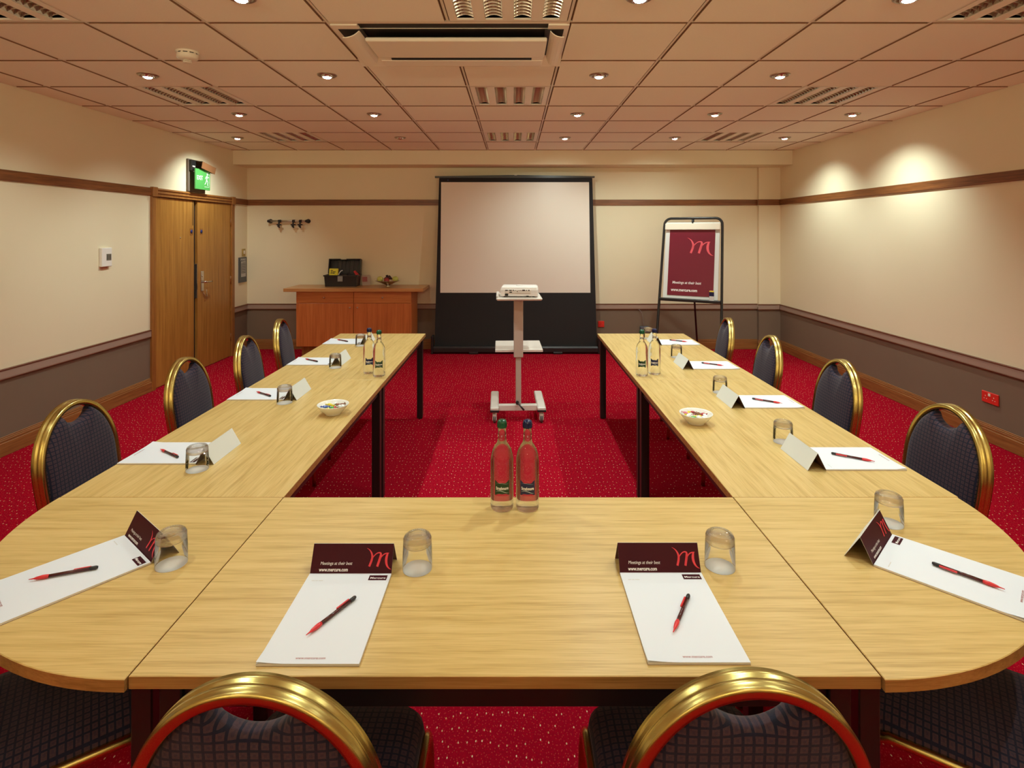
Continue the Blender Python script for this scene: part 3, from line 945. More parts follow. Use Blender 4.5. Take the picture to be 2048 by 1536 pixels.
# ------------------------------------------------------------------ NOTEPADS
def make_pad():
    r = thing('notepad', 'pad', 'notepad')
    W2, H2 = .1055, .150
    p = MB(); p.box(-W2, W2, -H2, H2, 0, .0012, 2); 
    # block with slightly lifted near-left corner sheet
    p.box(-W2, W2, -H2, H2, .0012, .0056, 1)
    n = 8; vs = []; fs = []
    for i in range(n + 1):
        for j in range(n + 1):
            x = -W2 + 2 * W2 * i / n; y = -H2 + 2 * H2 * j / n
            lift = max(0, 1 - (abs(x + W2) / .06) - abs(y + H2) / .03)
            vs.append((x, y, .0058 + .004 * lift ** 1.5))
    for i in range(n):
        for j in range(n): a = i * (n + 1) + j; fs.append([a, a + n + 1, a + n + 2, a + 1])
    p.add(vs, fs, 0, True)
    p.build('paper_block', [M_paper, M_paperedge, M_cardboard], r)
    lab = MB(); lab.box(.052, .098, .122, .142, .0059, .0062); lb = lab.build('logo_label', M_burg, r)
    link_mesh('logo_lettering', text_mesh('Mercure', .0095, Matrix.Translation((.0555, .1275, .0065)), weight=.0002, mats=M_wprint, width=.039), lb)
    hd = MB()
    for xa, xb in ((-.090, -.082), (-.0805, -.074), (-.0725, -.061)): hd.box(xa, xb, .1195, .1215, .0059, .0061)
    hd.build('printed_heading', M_lprint, r)
    link_mesh('printed_address', text_mesh('www.mercure.com', .0095, Matrix.Translation((-.030, -.138, .0061)), weight=.0001, mats=M_rprint, width=.062), r)
    # folded cover standing as a tent behind the pad
    th = .0006; hgt, base, apx = .066, .070, .032
    A0 = Vector((0, H2, .002)); A1 = Vector((0, H2 + apx, hgt)); A2 = Vector((0, H2 + base, .0008))
    c = MB()
    def panel(a, b, outm, inm):
        d = (b - a).normalized(); nrm = Vector((0, -d.z, d.y)) * th
        v = [(-W2, a.y, a.z), (W2, a.y, a.z), (W2, b.y, b.z), (-W2, b.y, b.z)]
        w_ = [(x, y - nrm.y, z - nrm.z) for x, y, z in v]
        c.add(v + w_, [[0, 1, 2, 3]], outm); c.add(v + w_, [[7, 6, 5, 4]], inm)
        c.add(v + w_, [[0, 4, 5, 1], [1, 5, 6, 2], [2, 6, 7, 3], [3, 7, 4, 0]], 1)
    panel(A0, A1, 0, 2); panel(A1, A2, 1, 2)
    cv = c.build('folded_cover', [M_burg, M_cardwhite, M_burgin], r)
    d = (A1 - A0); ang = math.atan2(d.z, d.y); Lp = d.length
    T = Matrix.Translation((0, H2 - .0006, .0024)) @ Matrix.Rotation(ang, 4, 'X')
    link_mesh('cover_slogan', text_mesh('Meetings at their best', .0105, T @ Matrix.Translation((-.082, .0225, .0004)), shear=.2, mats=M_wprint, width=.083), cv)
    link_mesh('cover_address', text_mesh('www.mercure.com', .0115, T @ Matrix.Translation((-.083, .008, .0004)), weight=.0003, mats=M_wprint, width=.075), cv)
    me = logo_mesh(.068, M_pink, T @ Matrix.Translation((.036, .0125, .0004)))
    link_mesh('cover_logo', me, cv)
    return r
def make_pen():
    r = thing('ballpoint_pen', 'pen', 'pen')
    Rr = Matrix.Translation((0, 0, .0050)) @ Matrix.Rotation(PI / 2, 4, 'Y')
    b = MB(); b.lathe([(0, .0), (.0008, .0005), (.0016, .010), (.0035, .016), (.0050, .028), (.0050, .036), (.0042, .042), (.0, .042)], 16, 0, Rr); b.build('grip', M_red, r)
    b = MB(); b.lathe([(0, .041), (.0040, .041), (.0040, .128), (0, .128)], 16, 0, Rr); b.build('barrel', M_dred, r)
    b = MB(); b.lathe([(0, .127), (.0036, .127), (.0046, .130), (.0046, .142), (.003, .146), (0, .146)], 16, 0, Rr); b.build('push_button', M_black, r)
    b = MB(); b.box(.092, .130, .0032, .0074, .0040, .0085, 0, .001); b.build('clip', M_red, r)
    return r
pad0 = make_pad(); pen0 = make_pen()
PADS = [  # x, y, yaw, where
    (-.4215, 1.282, R(.0), 'on the front table, left of the centre bottles'),
    (.3815, 1.286, R(.0), 'on the front table, right of the centre bottles'),
    (-1.147, 1.431, R(-39), 'angled on the left rounded corner table'),
    (1.138, 1.438, R(44.5), 'angled on the right rounded corner table'),
    (-1.366, 2.222, R(-90), 'on the left arm, nearest the camera'),
    (-1.366, 3.032, R(-90), 'on the left arm, second from the camera'),
    (-1.366, 3.800, R(-90), 'on the left arm, third from the camera'),
    (-1.366, 4.492, R(-90), 'on the left arm, farthest, before the sideboard'),
    (1.316, 2.168, R(90), 'on the right arm, nearest the camera'),
    (1.318, 2.896, R(90), 'on the right arm, second from the camera'),
    (1.316, 3.690, R(90), 'on the right arm, third from the camera'),
    (1.318, 4.460, R(90), 'on the right arm, farthest, by the flip chart')]
for i, (x, y, a, wh) in enumerate(PADS):
    o = pad0 if i == 0 else copy_tree(pad0)
    o.location = (x, y, TH); o.rotation_euler = (0, 0, a)
    o['label'] = 'white notepad with burgundy tent-folded cover ' + wh; o['group'] = 'notepads on the tables'
PENS = [((-.452, 1.205), (-.379, 1.334)), ((.350, 1.214), (.425, 1.341)), ((-1.225, 1.398), (-1.085, 1.452)), ((1.208, 1.360), (1.108, 1.472)),
        ((-1.432, 2.242), (-1.311, 2.163)), ((-1.421, 3.055), (-1.304, 2.971)), ((-1.45, 3.848), (-1.32, 3.755)), ((-1.45, 4.546), (-1.325, 4.45)),
        ((1.385, 2.12), (1.262, 2.202)), ((1.381, 2.842), (1.262, 2.927)), ((1.387, 3.647), (1.268, 3.731)), ((1.397, 4.443), (1.275, 4.525))]
for i, (a, b) in enumerate(PENS):
    o = pen0 if i == 0 else copy_tree(pen0)
    o.location = (*a, TH + .0063); o.rotation_euler = (0, 0, math.atan2(b[1] - a[1], b[0] - a[0]))
    o['label'] = 'red and black pen on the notepad ' + PADS[i][3]; o['group'] = 'pens on the notepads'

# ------------------------------------------------------------------ GLASSES + COASTERS
def make_glass():
    r = thing('drinking_glass', 'glass', 'glass')
    b = MB(); b.lathe([(.0385, .0), (.0392, .001), (.0388, .020), (.0380, .050), (.0372, .070), (.0368, .079)], 40); b.build('glass_wall', M_thin, r)
    b = MB(); b.lathe([(0, .0760), (.020, .0758), (.030, .0735), (.0345, .0685), (.0362, .0640), (.0371, .0650), (.0369, .078), (.0345, .0855), (.030, .0888), (.026, .0890), (.023, .0868), (.018, .0855), (0, .085)], 48); b.build('glass_base', M_gbase, r)
    return r
cm = MB(); cm.lathe([(0, 0), (.0375, 0), (.0385, .0004), (.0375, .0010), (.028, .0008), (.026, .0012), (0, .0012)], 36)
coast0 = cm.build('paper_coaster', mat('coaster_paper', (.90, .92, .93), .6)); tag(coast0, 'c', 'coaster')
glass0 = make_glass()
GL = [(-.254, 1.463, 'beside the left notepad on the front table'), (.549, 1.472, 'beside the right notepad on the front table'),
      (-.916, 1.482, 'on the left rounded corner table'), (1.146, 1.690, 'on the right rounded corner table'),
      (-1.185, 2.074, 'on the left arm, nearest the camera'), (-1.193, 2.885, 'on the left arm, second from the camera'),
      (-1.172, 3.640, 'on the left arm, third from the camera'), (-1.200, 4.343, 'on the left arm, farthest from the camera'),
      (1.142, 2.345, 'on the right arm, nearest the camera'), (1.146, 3.072, 'on the right arm, second from the camera'),
      (1.160, 3.940, 'on the right arm, third from the camera'), (1.130, 4.640, 'on the right arm, farthest, behind the bottles')]
for i, (x, y, wh) in enumerate(GL):
    o = glass0 if i == 0 else copy_tree(glass0)
    o.location = (x, y, TH + .0012)
    o['label'] = 'clear tumbler upside down ' + wh; o['group'] = 'upturned tumblers'
    c = coast0 if i == 0 else copy_tree(coast0)
    c.location = (x, y, TH); c['label'] = 'round white paper coaster under the tumbler ' + wh; c['group'] = 'paper coasters'

# ------------------------------------------------------------------ WATER BOTTLES
def make_bottle(capm, labm):
    r = thing('water_bottle', 'b', 'bottle')
    b = MB()
    prof = [(0, .004), (.020, .003), (.030, .000), (.0345, .002), (.0370, .008), (.0372, .040), (.0370, .100), (.0368, .155), (.0362, .162), (.0340, .176), (.0290, .192), (.0220, .204), (.0160, .212),
            (.0140, .220), (.0132, .235), (.0142, .237), (.0142, .240), (.0130, .242), (.0128, .262), (.0, .262)]
    b.lathe(prof, 48); b.build('bottle_body', M_bottle, r)
    c = MB(); c.lathe([(0, .260), (.0150, .260), (.0152, .262), (.0150, .276), (.0135, .282), (.008, .285), (0, .285)], 28)
    for k in range(20): c.box(-.0008, .0008, .0145, .0158, .262, .275, 0, 0, Matrix.Rotation(2 * PI * k / 20, 4, 'Z'))
    c.build('cap', capm, r)
    l = MB(); n = 24; vs = []; fs = []; rad = .0376
    for k in range(n + 1):
        u = k / n; a = -PI / 2 + R(-37 + 74 * u)
        wv = .0035 * math.cos(u * 2 * PI) + .002 * math.cos(4 * PI * u)
        for z in (.060 - wv * .6, .098 + wv):
            vs.append((rad * math.cos(a), rad * math.sin(a), z))
    for k in range(n): fs.append([2 * k, 2 * k + 2, 2 * k + 3, 2 * k + 1])
    l.add(vs, fs, 0, True); lb = l.build('label', labm, r)
    s = MB(); vs = []; fs = []
    for k in range(n + 1):
        u = k / n; a = -PI / 2 + R(-34 + 68 * u)
        z = .0675 + .004 * math.sin(u * 5); w_ = .0009 * math.sin(PI * u)
        for q in (z - w_, z + w_): vs.append((.0379 * math.cos(a), .0379 * math.sin(a), q))
    for k in range(n): fs.append([2 * k, 2 * k + 2, 2 * k + 3, 2 * k + 1])
    s.add(vs, fs, 0, True)
    v2 = [(x, y, z + .026 - (z - .0675) * .6) for x, y, z in vs]; s.add(v2, fs, 0, True)
    s.build('label_stripe', M_labsil, lb)
    link_mesh('label_lettering', text_mesh('Strathmore', .0135, Matrix.Translation((0, 0, .0745)), weight=.0004, align='CENTER', mats=M_wprint, width=.041, bend=.0380), lb)
    return r
bg = make_bottle(M_green_cap, M_lab_g); bb = make_bottle(M_blue_cap, M_lab_b)
def putb(src, x, y, rz, label, fresh):
    o = src if fresh else copy_tree(src)
    o.location = (x, y, TH); o.rotation_euler = (0, 0, rz)
    o['label'] = label; o['group'] = 'glass water bottles'
putb(bg, -.037, 1.786, R(2), 'green-capped glass water bottle in the centre of the front table', True)
putb(bb, .045, 1.784, R(-1), 'blue-capped glass water bottle in the centre of the front table', True)
putb(bb, -.912, 3.50, R(14), 'blue-capped glass water bottle on the left arm of tables', False)
putb(bg, -.832, 3.425, R(12), 'green-capped glass water bottle on the left arm of tables', False)
putb(bg, .798, 3.44, R(-12), 'green-capped glass water bottle on the right arm of tables', False)
putb(bb, .885, 3.475, R(-14), 'blue-capped glass water bottle on the right arm of tables', False)

# ------------------------------------------------------------------ BOWLS OF SWEETS
def bowl(x, y, label):
    b = MB()
    b.lathe([(0, .003), (.030, .003), (.034, 0), (.037, .001), (.037, .006), (.052, .018), (.066, .034), (.0745, .0475), (.0752, .0495), (.0738, .0500), (.070, .046), (.056, .026), (.040, .012), (.0, .008)], 48)
    o = b.build('sweet_bowl', M_porc); tag(o, label, 'bowl', 'white bowls of sweets'); o.location = (x, y, TH)
bowl(-.883, 2.708, 'small white porcelain bowl of wrapped sweets on the left arm')
bowl(.849, 2.575, 'small white porcelain bowl of wrapped sweets on the right arm')
SWM = {}
SWC = {'red': (.45, .03, .05), 'yellow': (.75, .65, .06), 'green': (.08, .42, .12), 'blue': (.05, .10, .40), 'clear white': (.82, .84, .82), 'brown': (.25, .12, .08), 'pink': (.65, .22, .28)}
def sweet_mesh(c):
    b = MB(); b.sphere((0, 0, 0), .0105, 10, 0, (1.35, .85, .6))
    for sx in (-1, 1):
        n = 7; vs = [(sx * .010, 0, 0)]
        for k in range(n + 1):
            a = R(-38 + 76 * k / n); rr = .0135
            vs.append((sx * (.010 + rr * math.cos(a)), rr * math.sin(a), .0022 * (1 if k % 2 else -1)))
        b.add(vs, [[0, k, k + 1] for k in range(1, n + 1)])
    return b.mesh('wrapped_sweet', mat('wrapper_' + c.replace(' ', '_'), SWC[c], .2, spec=.7))
for c in SWC: SWM[c] = sweet_mesh(c)
def spot(dx, dy):
    d = math.hypot(dx, dy)
    if d < .016: return 'in the middle'
    a = math.degrees(math.atan2(dy, dx)) % 360
    w8 = ['right', 'far right', 'far', 'far left', 'left', 'near left', 'near', 'near right'][int((a + 22.5) // 45) % 8]
    return ('by the %s rim' if d > .034 else 'just %s of the centre' if False else 'in the %s part') % w8
def sweets(cx, cy, seq, side):
    rnd = random.Random(3 if cx < 0 else 5)
    counts = {}
    for i, (c, dx, dy) in enumerate(seq):
        o = bpy.data.objects.new('wrapped_sweet', SWM[c]); COL.objects.link(o)
        d = math.hypot(dx, dy)
        z = TH + .030 + .010 * (d / .05) ** 2 + (.007 if i % 2 else .0) + (.005 if d < .02 else 0)
        o.location = (cx + dx, cy + dy, z)
        o.rotation_euler = (rnd.uniform(-.3, .3), rnd.uniform(-.3, .3), rnd.uniform(0, PI))
        tag(o, '%s wrapped sweet %s of the %s bowl' % (c, spot(dx, dy), side), 'sweet', '%s wrapped sweets in the %s bowl' % (c, side))
LSW = [('clear white', -.035, .02), ('blue', -.030, -.022), ('yellow', -.012, -.018), ('green', .006, -.032), ('green', .022, -.002), ('brown', .020, .018), ('clear white', .042, .012),
       ('clear white', .0, .035), ('yellow', .002, .002), ('red', .012, -.024), ('clear white', -.048, -.004), ('yellow', -.018, .008), ('brown', .030, .028), ('clear white', .040, -.018)]
RSW = [('pink', -.022, .028), ('red', -.008, .032), ('red', .025, .020), ('brown', .012, .012), ('clear white', .042, .0), ('yellow', -.040, .008), ('yellow', -.006, -.012), ('yellow', .010, -.018),
       ('green', -.020, -.018), ('clear white', -.035, -.008), ('clear white', .030, -.022), ('pink', -.045, .010), ('red', .038, .018), ('clear white', .0, -.038), ('clear white', .012, .036)]
sweets(-.883, 2.708, LSW, 'left'); sweets(.849, 2.575, RSW, 'right')

# ------------------------------------------------------------------ SIDEBOARD
sb = thing('sideboard', 'cherry-wood sideboard with two drawers and two doors against the back wall', 'sideboard', (-2.07, 7.38, 0))
def S(x0, x1, y0, y1, z0, z1, mb, bev=.002): mb.box(x0 + 2.07, x1 + 2.07, y0 - 7.38, y1 - 7.38, z0, z1, 0, bev)
m = MB(); S(-2.97, -1.165, 7.135, 7.668, .852, .896, m, .004); m.build('worktop', M_cabtop, sb)
m = MB(); S(-2.83, -1.330, 7.222, 7.668, .13, .852, m); m.build('carcass', M_cab, sb)
m = MB(); S(-2.78, -1.38, 7.27, 7.64, 0, .13, m); m.build('plinth', M_frame, sb)
for xa, xb, hx in ((-2.828, -2.084, -2.46), (-2.078, -1.332, -1.70)):
    m = MB(); S(xa, xb, 7.203, 7.222, .702, .845, m, .003); d = m.build('drawer', M_cabx, sb)
    m = MB(); m.cyl((hx + 2.07, 7.203 - 7.38, .772), (hx + 2.07, 7.188 - 7.38, .772), .005); m.sphere((hx + 2.07, 7.182 - 7.38, .772), .011, 10); m.build('knob', M_brushed, d)
for xa, xb, hx in ((-2.828, -2.084, -2.125), (-2.078, -1.332, -2.025)):
    m = MB(); S(xa, xb, 7.203, 7.222, .133, .696, m, .003); d = m.build('door', M_cab, sb)
    m = MB(); m.cyl((hx + 2.07, 7.203 - 7.38, .642), (hx + 2.07, 7.188 - 7.38, .642), .005); m.sphere((hx + 2.07, 7.182 - 7.38, .642), .011, 10); m.build('knob', M_brushed, d)

# ------------------------------------------------------------------ TOOLBOX and contents
SBZ = .896
tb = thing('toolbox', 'open black plastic toolbox of stationery on the sideboard', 'toolbox', (-2.305, 7.47, SBZ), R(1))
m = MB()
m.add([(-.205, -.10, 0), (.205, -.10, 0), (.205, .10, 0), (-.205, .10, 0), (-.215, -.11, .150), (.215, -.11, .150), (.215, .11, .150), (-.215, .11, .150)],
      [[0, 3, 2, 1], [0, 1, 5, 4], [1, 2, 6, 5], [2, 3, 7, 6], [3, 0, 4, 7]])
m.add([(-.197, -.090, .006), (.197, -.090, .006), (.197, .090, .006), (-.197, .090, .006), (-.207, -.102, .150), (.207, -.102, .150), (.207, .102, .150), (-.207, .102, .150)],
      [[0, 1, 2, 3], [0, 4, 5, 1], [1, 5, 6, 2], [2, 6, 7, 3], [3, 7, 4, 0]])
m.box(-.225, .225, -.119, -.105, .138, .155, 0, .002); m.box(-.225, .225, .105, .119, .138, .155, 0, .002)
m.box(-.225, -.208, -.119, .119, .138, .155, 0, .002); m.box(.208, .225, -.119, .119, .138, .155, 0, .002)
m.build('box_body', M_blackp, tb)
T = Matrix.Translation((0, .122, .150)) @ Matrix.Rotation(R(-12), 4, 'X')
m = MB(); m.box(-.218, .218, .0, .012, 0, .205, 0, .003, T)
m.box(-.218, -.206, -.065, .0, .0, .205, 0, .002, T); m.box(.206, .218, -.065, .0, 0, .205, 0, .002, T)
m.box(-.218, -.06, -.065, .0, .193, .205, 0, .002, T); m.box(.02, .218, -.065, .0, .193, .205, 0, .002, T); m.box(-.06, .02, -.065, .0, .185, .195, 0, .002, T)
for k in range(-3, 4): m.box(k * .055 - .002, k * .055 + .002, -.006, .001, .01, .19, 0, 0, T)
m.build('lid', M_blackp, tb)
m = MB(); m.box(-.034, .034, -.122, -.110, .07, .142, 0, .003); m.build('latch', mat('grey_latch', (.28, .27, .26), .4), tb)
CY = mat('yellow_card', (.80, .66, .04), .5)
pk = thing('yellow_packet', 'yellow packet with black lettering standing in the toolbox', 'packet', (-2.435, 7.475, SBZ + .03), R(-6))
m = MB(); T = Matrix.Rotation(R(-8), 4, 'X'); m.box(-.062, .062, -.012, .008, 0, .205, 0, .002, T); pb = m.build('packet_body', CY, pk)
m = MB()
for z, xa, xb in ((.178, -.042, -.010), (.160, -.040, -.018), (.160, -.012, .030), (.142, -.040, -.022), (.142, -.016, .018)): m.box(xa, xb, -.0130, -.0120, z - .005, z + .005, 0, 0, T)
m.build('packet_lettering', M_black, pb)
m = MB(); m.tube([(0, 0, 0), (.008, .004, .05), (.030, .01, .085), (.055, .014, .095)], .0065); o = m.build('correction_pen', M_paper); tag(o, 'white pen sticking out beside the yellow packet in the toolbox', 'pen'); o.location = (-2.365, 7.47, SBZ + .115)
m = MB(); T = Matrix.Rotation(R(58), 4, 'Y'); m.box(-.045, .045, -.012, .012, -.010, .012, 0, .004, T); m.box(-.04, .05, -.011, .011, .014, .024, 0, .004, T @ Matrix.Rotation(R(-7), 4, 'Y'))
o = m.build('stapler', M_red); tag(o, 'red stapler propped at the right end of the toolbox', 'stapler'); o.location = (-2.125, 7.46, SBZ + .165)
m = MB(); m.box(-.035, .035, -.01, .01, -.01, .01, 0, .005); m.cyl((-.05, .0, .014), (.05, .0, .02), .005, n=8)
o = m.build('marker_pen', M_black); tag(o, 'black marker lying across the middle of the toolbox', 'pen'); o.location = (-2.27, 7.46, SBZ + .155)
# leaning leaflet
lf = thing('leaflet', 'folded leaflet leaning on the wall right of the toolbox', 'leaflet', (-2.02, 7.58, SBZ), R(20))
m = MB(); T = Matrix.Rotation(R(-22), 4, 'X'); m.box(-.05, .055, 0, .002, 0, .15, 0, 0, T); m.build('front_page', mat('leaflet_brown_print', (.45, .33, .25), .5), lf)
m = MB(); m.box(-.045, .02, -.0015, -.0005, .05, .12, 0, 0, T); m.build('printed_picture', mat('leaflet_red', (.35, .08, .07), .5), lf)

# ------------------------------------------------------------------ FRUIT BOWL
fb = MB(); n = 24
prof = [(.032, 0), (.030, .004), (.022, .010), (.028, .018), (.075, .042), (.125, .062), (.165, .078), (.168, .080), (.163, .081), (.122, .067), (.072, .048), (.022, .024), (0, .020)]
fb.lathe(prof, 36)
fo = fb.build('fruit_bowl', mat('silver_leaf_bowl', (.62, .58, .50), .28, 1.0)); tag(fo, 'shallow silver dish of fruit on the sideboard', 'bowl'); fo.location = (-1.685, 7.42, SBZ)
GREEN = mat('green_apple_skin', (.52, .54, .12), .3); REDA = mat('red_apple_skin', (.32, .03, .03), .3)
def apple(x, y, z, r, m_, label, tilt=0):
    o = thing('apple', label, 'apple', (x, y, z), 0, 'apples in the fruit dish')
    o.rotation_euler = (R(tilt), R(10), 0)
    b = MB(); pr = []
    for k in range(17):
        a = PI * k / 16; rr = r * (math.sin(a) ** .9) * (1 + .06 * math.cos(a)); zz = -r * .92 * math.cos(a)
        if k > 12: zz -= r * .16 * ((k - 12) / 4) ** 2
        if k < 3: zz += r * .08 * ((3 - k) / 3) ** 2
        pr.append((max(rr, 0), zz))
    pr[0] = (0, pr[0][1]); pr[-1] = (0, pr[-1][1])
    b.lathe(pr, 24); b.build('flesh', m_, o)
    s = MB(); s.tube([(0, 0, r * .66), (.002, 0, r * .9), (.006, 0, r * 1.1)], .0016, 6); s.build('stem', M_brown, o)
apple(-1.785, 7.40, SBZ + .098, .040, GREEN, 'yellow-green apple at the left of the fruit dish', 60)
apple(-1.582, 7.41, SBZ + .100, .041, GREEN, 'yellow-green apple at the right of the fruit dish', 15)
apple(-1.690, 7.375, SBZ + .086, .036, REDA, 'red apple at the front of the fruit dish', 20)
gb = MB(); rnd = random.Random(4)
for k in range(46):
    a = rnd.uniform(0, 2 * PI); q = rnd.uniform(0, 1) ** .6
    gb.sphere((.050 * q * math.cos(a), .045 * q * math.sin(a), .012 + .05 * (1 - q * q) * rnd.uniform(.3, 1)), .0125, 8)
go = gb.build('grape_bunch', mat('black_grape_skin', (.035, .008, .014), .3)); tag(go, 'bunch of dark grapes heaped in the middle of the fruit dish', 'grapes'); go.location = (-1.685, 7.44, SBZ + .085)

# ------------------------------------------------------------------ PROJECTION SCREEN
ps = thing('projection_screen', 'tall floor-standing projection screen with white surface and black borders', 'projection screen', (.03, 7.42, 0))
ox = .03
def yl(z): return .02 + .10 * (z - .1) / 2.3
m = MB(); m.box(-1.115, 1.11, -.065, .065, .010, .10, 0, .02); m.box(-1.13, -1.10, -.07, .07, .0, .24, 0, .01); m.box(1.095, 1.125, -.07, .07, .0, .24, 0, .01)
m.box(-.62, -.50, -.075, .075, 0, .03, 0, .004); m.box(.50, .62, -.075, .075, 0, .03, 0, .004)
m.build('base_case', M_blackp, ps)
m = MB(); z0, z1 = .09, 2.36
hb, ht = 1.092, 1.043
m.add([(-hb, yl(z0), z0), (hb, yl(z0), z0), (ht, yl(z1), z1), (-ht, yl(z1), z1), (-hb, yl(z0) + .003, z0), (hb, yl(z0) + .003, z0), (ht, yl(z1) + .003, z1), (-ht, yl(z1) + .003, z1)],
      [[0, 1, 2, 3], [7, 6, 5, 4], [0, 4, 5, 1], [1, 5, 6, 2], [2, 6, 7, 3], [3, 7, 4, 0]])
m.build('black_border', M_blackcloth, ps)
m = MB(); z0, z1 = .805, 2.303
xa0, xb0, xa1, xb1 = -1.018, 1.008, -1.035, .998
m.add([(xa0, yl(z0) - .0015, z0), (xb0, yl(z0) - .0015, z0), (xb1 - .0, yl(z1) - .0015, z1), (xa1 + .02, yl(z1) - .0015, z1)], [[0, 1, 2, 3]])
m.build('white_surface', M_screen, ps)
m = MB(); m.box(-1.10, 1.075, yl(2.36) - .012, yl(2.36) + .014, 2.362, 2.385, 0, .004)
m.add([(-1.03, yl(2.36) - .01, 2.36), (0, yl(2.36) - .01, 2.36), (1.03, yl(2.36) - .01, 2.36), (1.03, yl(2.36) - .01, 2.385), (0, yl(2.36) - .01, 2.402), (-1.03, yl(2.36) - .01, 2.385),
       (-1.03, yl(2.36) + .01, 2.36), (0, yl(2.36) + .01, 2.36), (1.03, yl(2.36) + .01, 2.36), (1.03, yl(2.36) + .01, 2.385), (0, yl(2.36) + .01, 2.402), (-1.03, yl(2.36) + .01, 2.385)],
      [[0, 1, 4, 5], [1, 2, 3, 4], [6, 11, 10, 7], [7, 10, 9, 8], [5, 4, 10, 11], [4, 3, 9, 10], [0, 5, 11, 6], [2, 8, 9, 3], [0, 6, 7, 1], [1, 7, 8, 2]])
m.build('top_bar', M_blackp, ps)
m = MB(); m.box(-.02, .02, yl(2.36) - .012, yl(2.36) + .012, 2.395, 2.408, 0, .003); m.build('pull_handle', M_brushed, ps)
m = MB(); m.cyl((-.03, .16, .04), (-.03, .145, 2.37), .012, n=10); m.box(-.06, 0, .05, .17, .03, .06); m.build('rear_post', M_blackp, ps)
m = MB(); m.box(-.93, -.915, yl(2.34) - .003, yl(2.34) - .001, 2.325, 2.338); m.build('maker_badge', M_blue, ps)

# ------------------------------------------------------------------ PROJECTOR TROLLEY
tr = thing('projector_trolley', 'pale grey wheeled trolley with two shelves standing before the screen', 'trolley', (.04, 4.86, 0), R(1.5))
def foot(x):
    m = MB(); m.box(x - .036, x + .036, -.17, .33, .095, .135, 0, .008); m.box(x - .037, x + .037, -.172, -.16, .093, .112, 1, .002); return m.build('foot', [M_trolley, M_blackp], tr)
for x in (-.205, .195):
    ft = foot(x)
    for y in (-.13, .29):
        m = MB()
        m.cyl((x, y, .07), (x, y, .096), .013, n=12)
        m.box(x - .018, x + .018, y - .03, y + .028, .052, .075, 0, .005)
        m.box(x - .018, x - .013, y - .026, y + .014, .022, .06); m.box(x + .013, x + .018, y - .026, y + .014, .022, .06)
        m.lathe([(.0, -.012), (.022, -.012), (.032, -.009), (.032, .009), (.022, .012), (0, .012)], 24, 1, Matrix.Translation((x, y - .012, .032)) @ Matrix.Rotation(PI / 2, 4, 'Y'))
        m.build('castor', [M_trolley, M_rubber], ft)
m = MB(); m.box(-.17, .16, -.105, -.055, .085, .135, 0, .004); m.build('cross_bar', M_trolley, tr)
m = MB(); m.box(-.023, .023, -.10, -.06, .13, .62, 0, .004); m.build('lower_post', M_trolpost, tr)
m = MB(); m.box(-.040, .040, -.115, -.045, .545, 1.055, 0, .005); m.build('upper_post', M_trolpost, tr)
m = MB(); m.box(-.20, .215, -.005, .36, .575, .600, 0, .004); m.box(-.20, .215, -.05, -.005, .578, .598, 0, .002); m.build('lower_shelf', M_trolley, tr)
m = MB(); m.box(-.19, .195, -.26, .13, 1.05, 1.076, 0, .010); m.box(-.19, -.165, -.23, .13, 1.076, 1.088, 0, .004); m.build('top_shelf', M_trolley, tr)
m = MB(); m.cyl((-.01, -.125, .16), (-.01, -.10, .16), .014, n=12); m.cyl((-.008, -.128, .162), (.045, -.16, .108), .006, .0085, n=10); m.build('clamp_lever', M_blackp, tr)
m = MB(); m.box(-.05, .05, -.13, -.03, 1.040, 1.052); m.build('mount_plate', M_blackp, tr)
# projector
pj = thing('projector', 'white projector on the trolley, its row of sockets facing the camera', 'projector', (.052, 4.72, 1.076), R(-3))
m = MB()
bx = [(-.155, -.10), (.150, -.10), (.158, -.08), (.158, .11), (.148, .125), (-.150, .125), (-.158, .11), (-.158, -.09)]
lo = [(x, y, .010) for x, y in bx]; mi_ = [(x * 1.0, y, .06) for x, y in bx]; hi = [(x * .955, y * .93, .082) for x, y in bx]; h2 = [(x * .90, y * .85, .088) for x, y in bx]
vs = lo + mi_ + hi + h2; k = 8; fs = [list(range(8))[::-1], list(range(24, 32))]
for L_ in range(3):
    for i in range(8): fs.append([L_ * 8 + i, L_ * 8 + (i + 1) % 8, (L_ + 1) * 8 + (i + 1) % 8, (L_ + 1) * 8 + i])
m.add(vs, fs); m.lathe([(0, 0), (.034, 0), (.030, .006), (0, .008)], 20, 0, Matrix.Translation((.0, .02, .088)))
m.build('casing', M_proj, pj)
m = MB(); m.box(-.118, .098, -.104, -.100, .034, .064, 0, .002); m.build('socket_panel', M_trolley, pj)
m = MB()
for x, w_, z, h_ in ((-.105, .022, .060, .007), (-.072, .022, .060, .007), (-.048, .008, .060, .008), (-.030, .006, .060, .004), (-.015, .006, .050, .008), (.0, .005, .060, .005), (.014, .005, .060, .005), (.038, .024, .060, .009), (.062, .008, .06, .006), (.082, .009, .06, .009), (-.07, .022, .044, .008), (-.105, .026, .022, .017), (.07, .02, .012, .006)):
    m.box(x - w_ / 2, x + w_ / 2, -.1055, -.101, z - h_ / 2, z + h_ / 2)
m.build('socket', M_black, pj)
for x, y in ((-.12, -.07), (.12, -.07), (0, .09)):
    m = MB(); m.cyl((x, y, 0), (x, y, .012), .012, n=12); m.build('rubber_foot', M_black, pj)

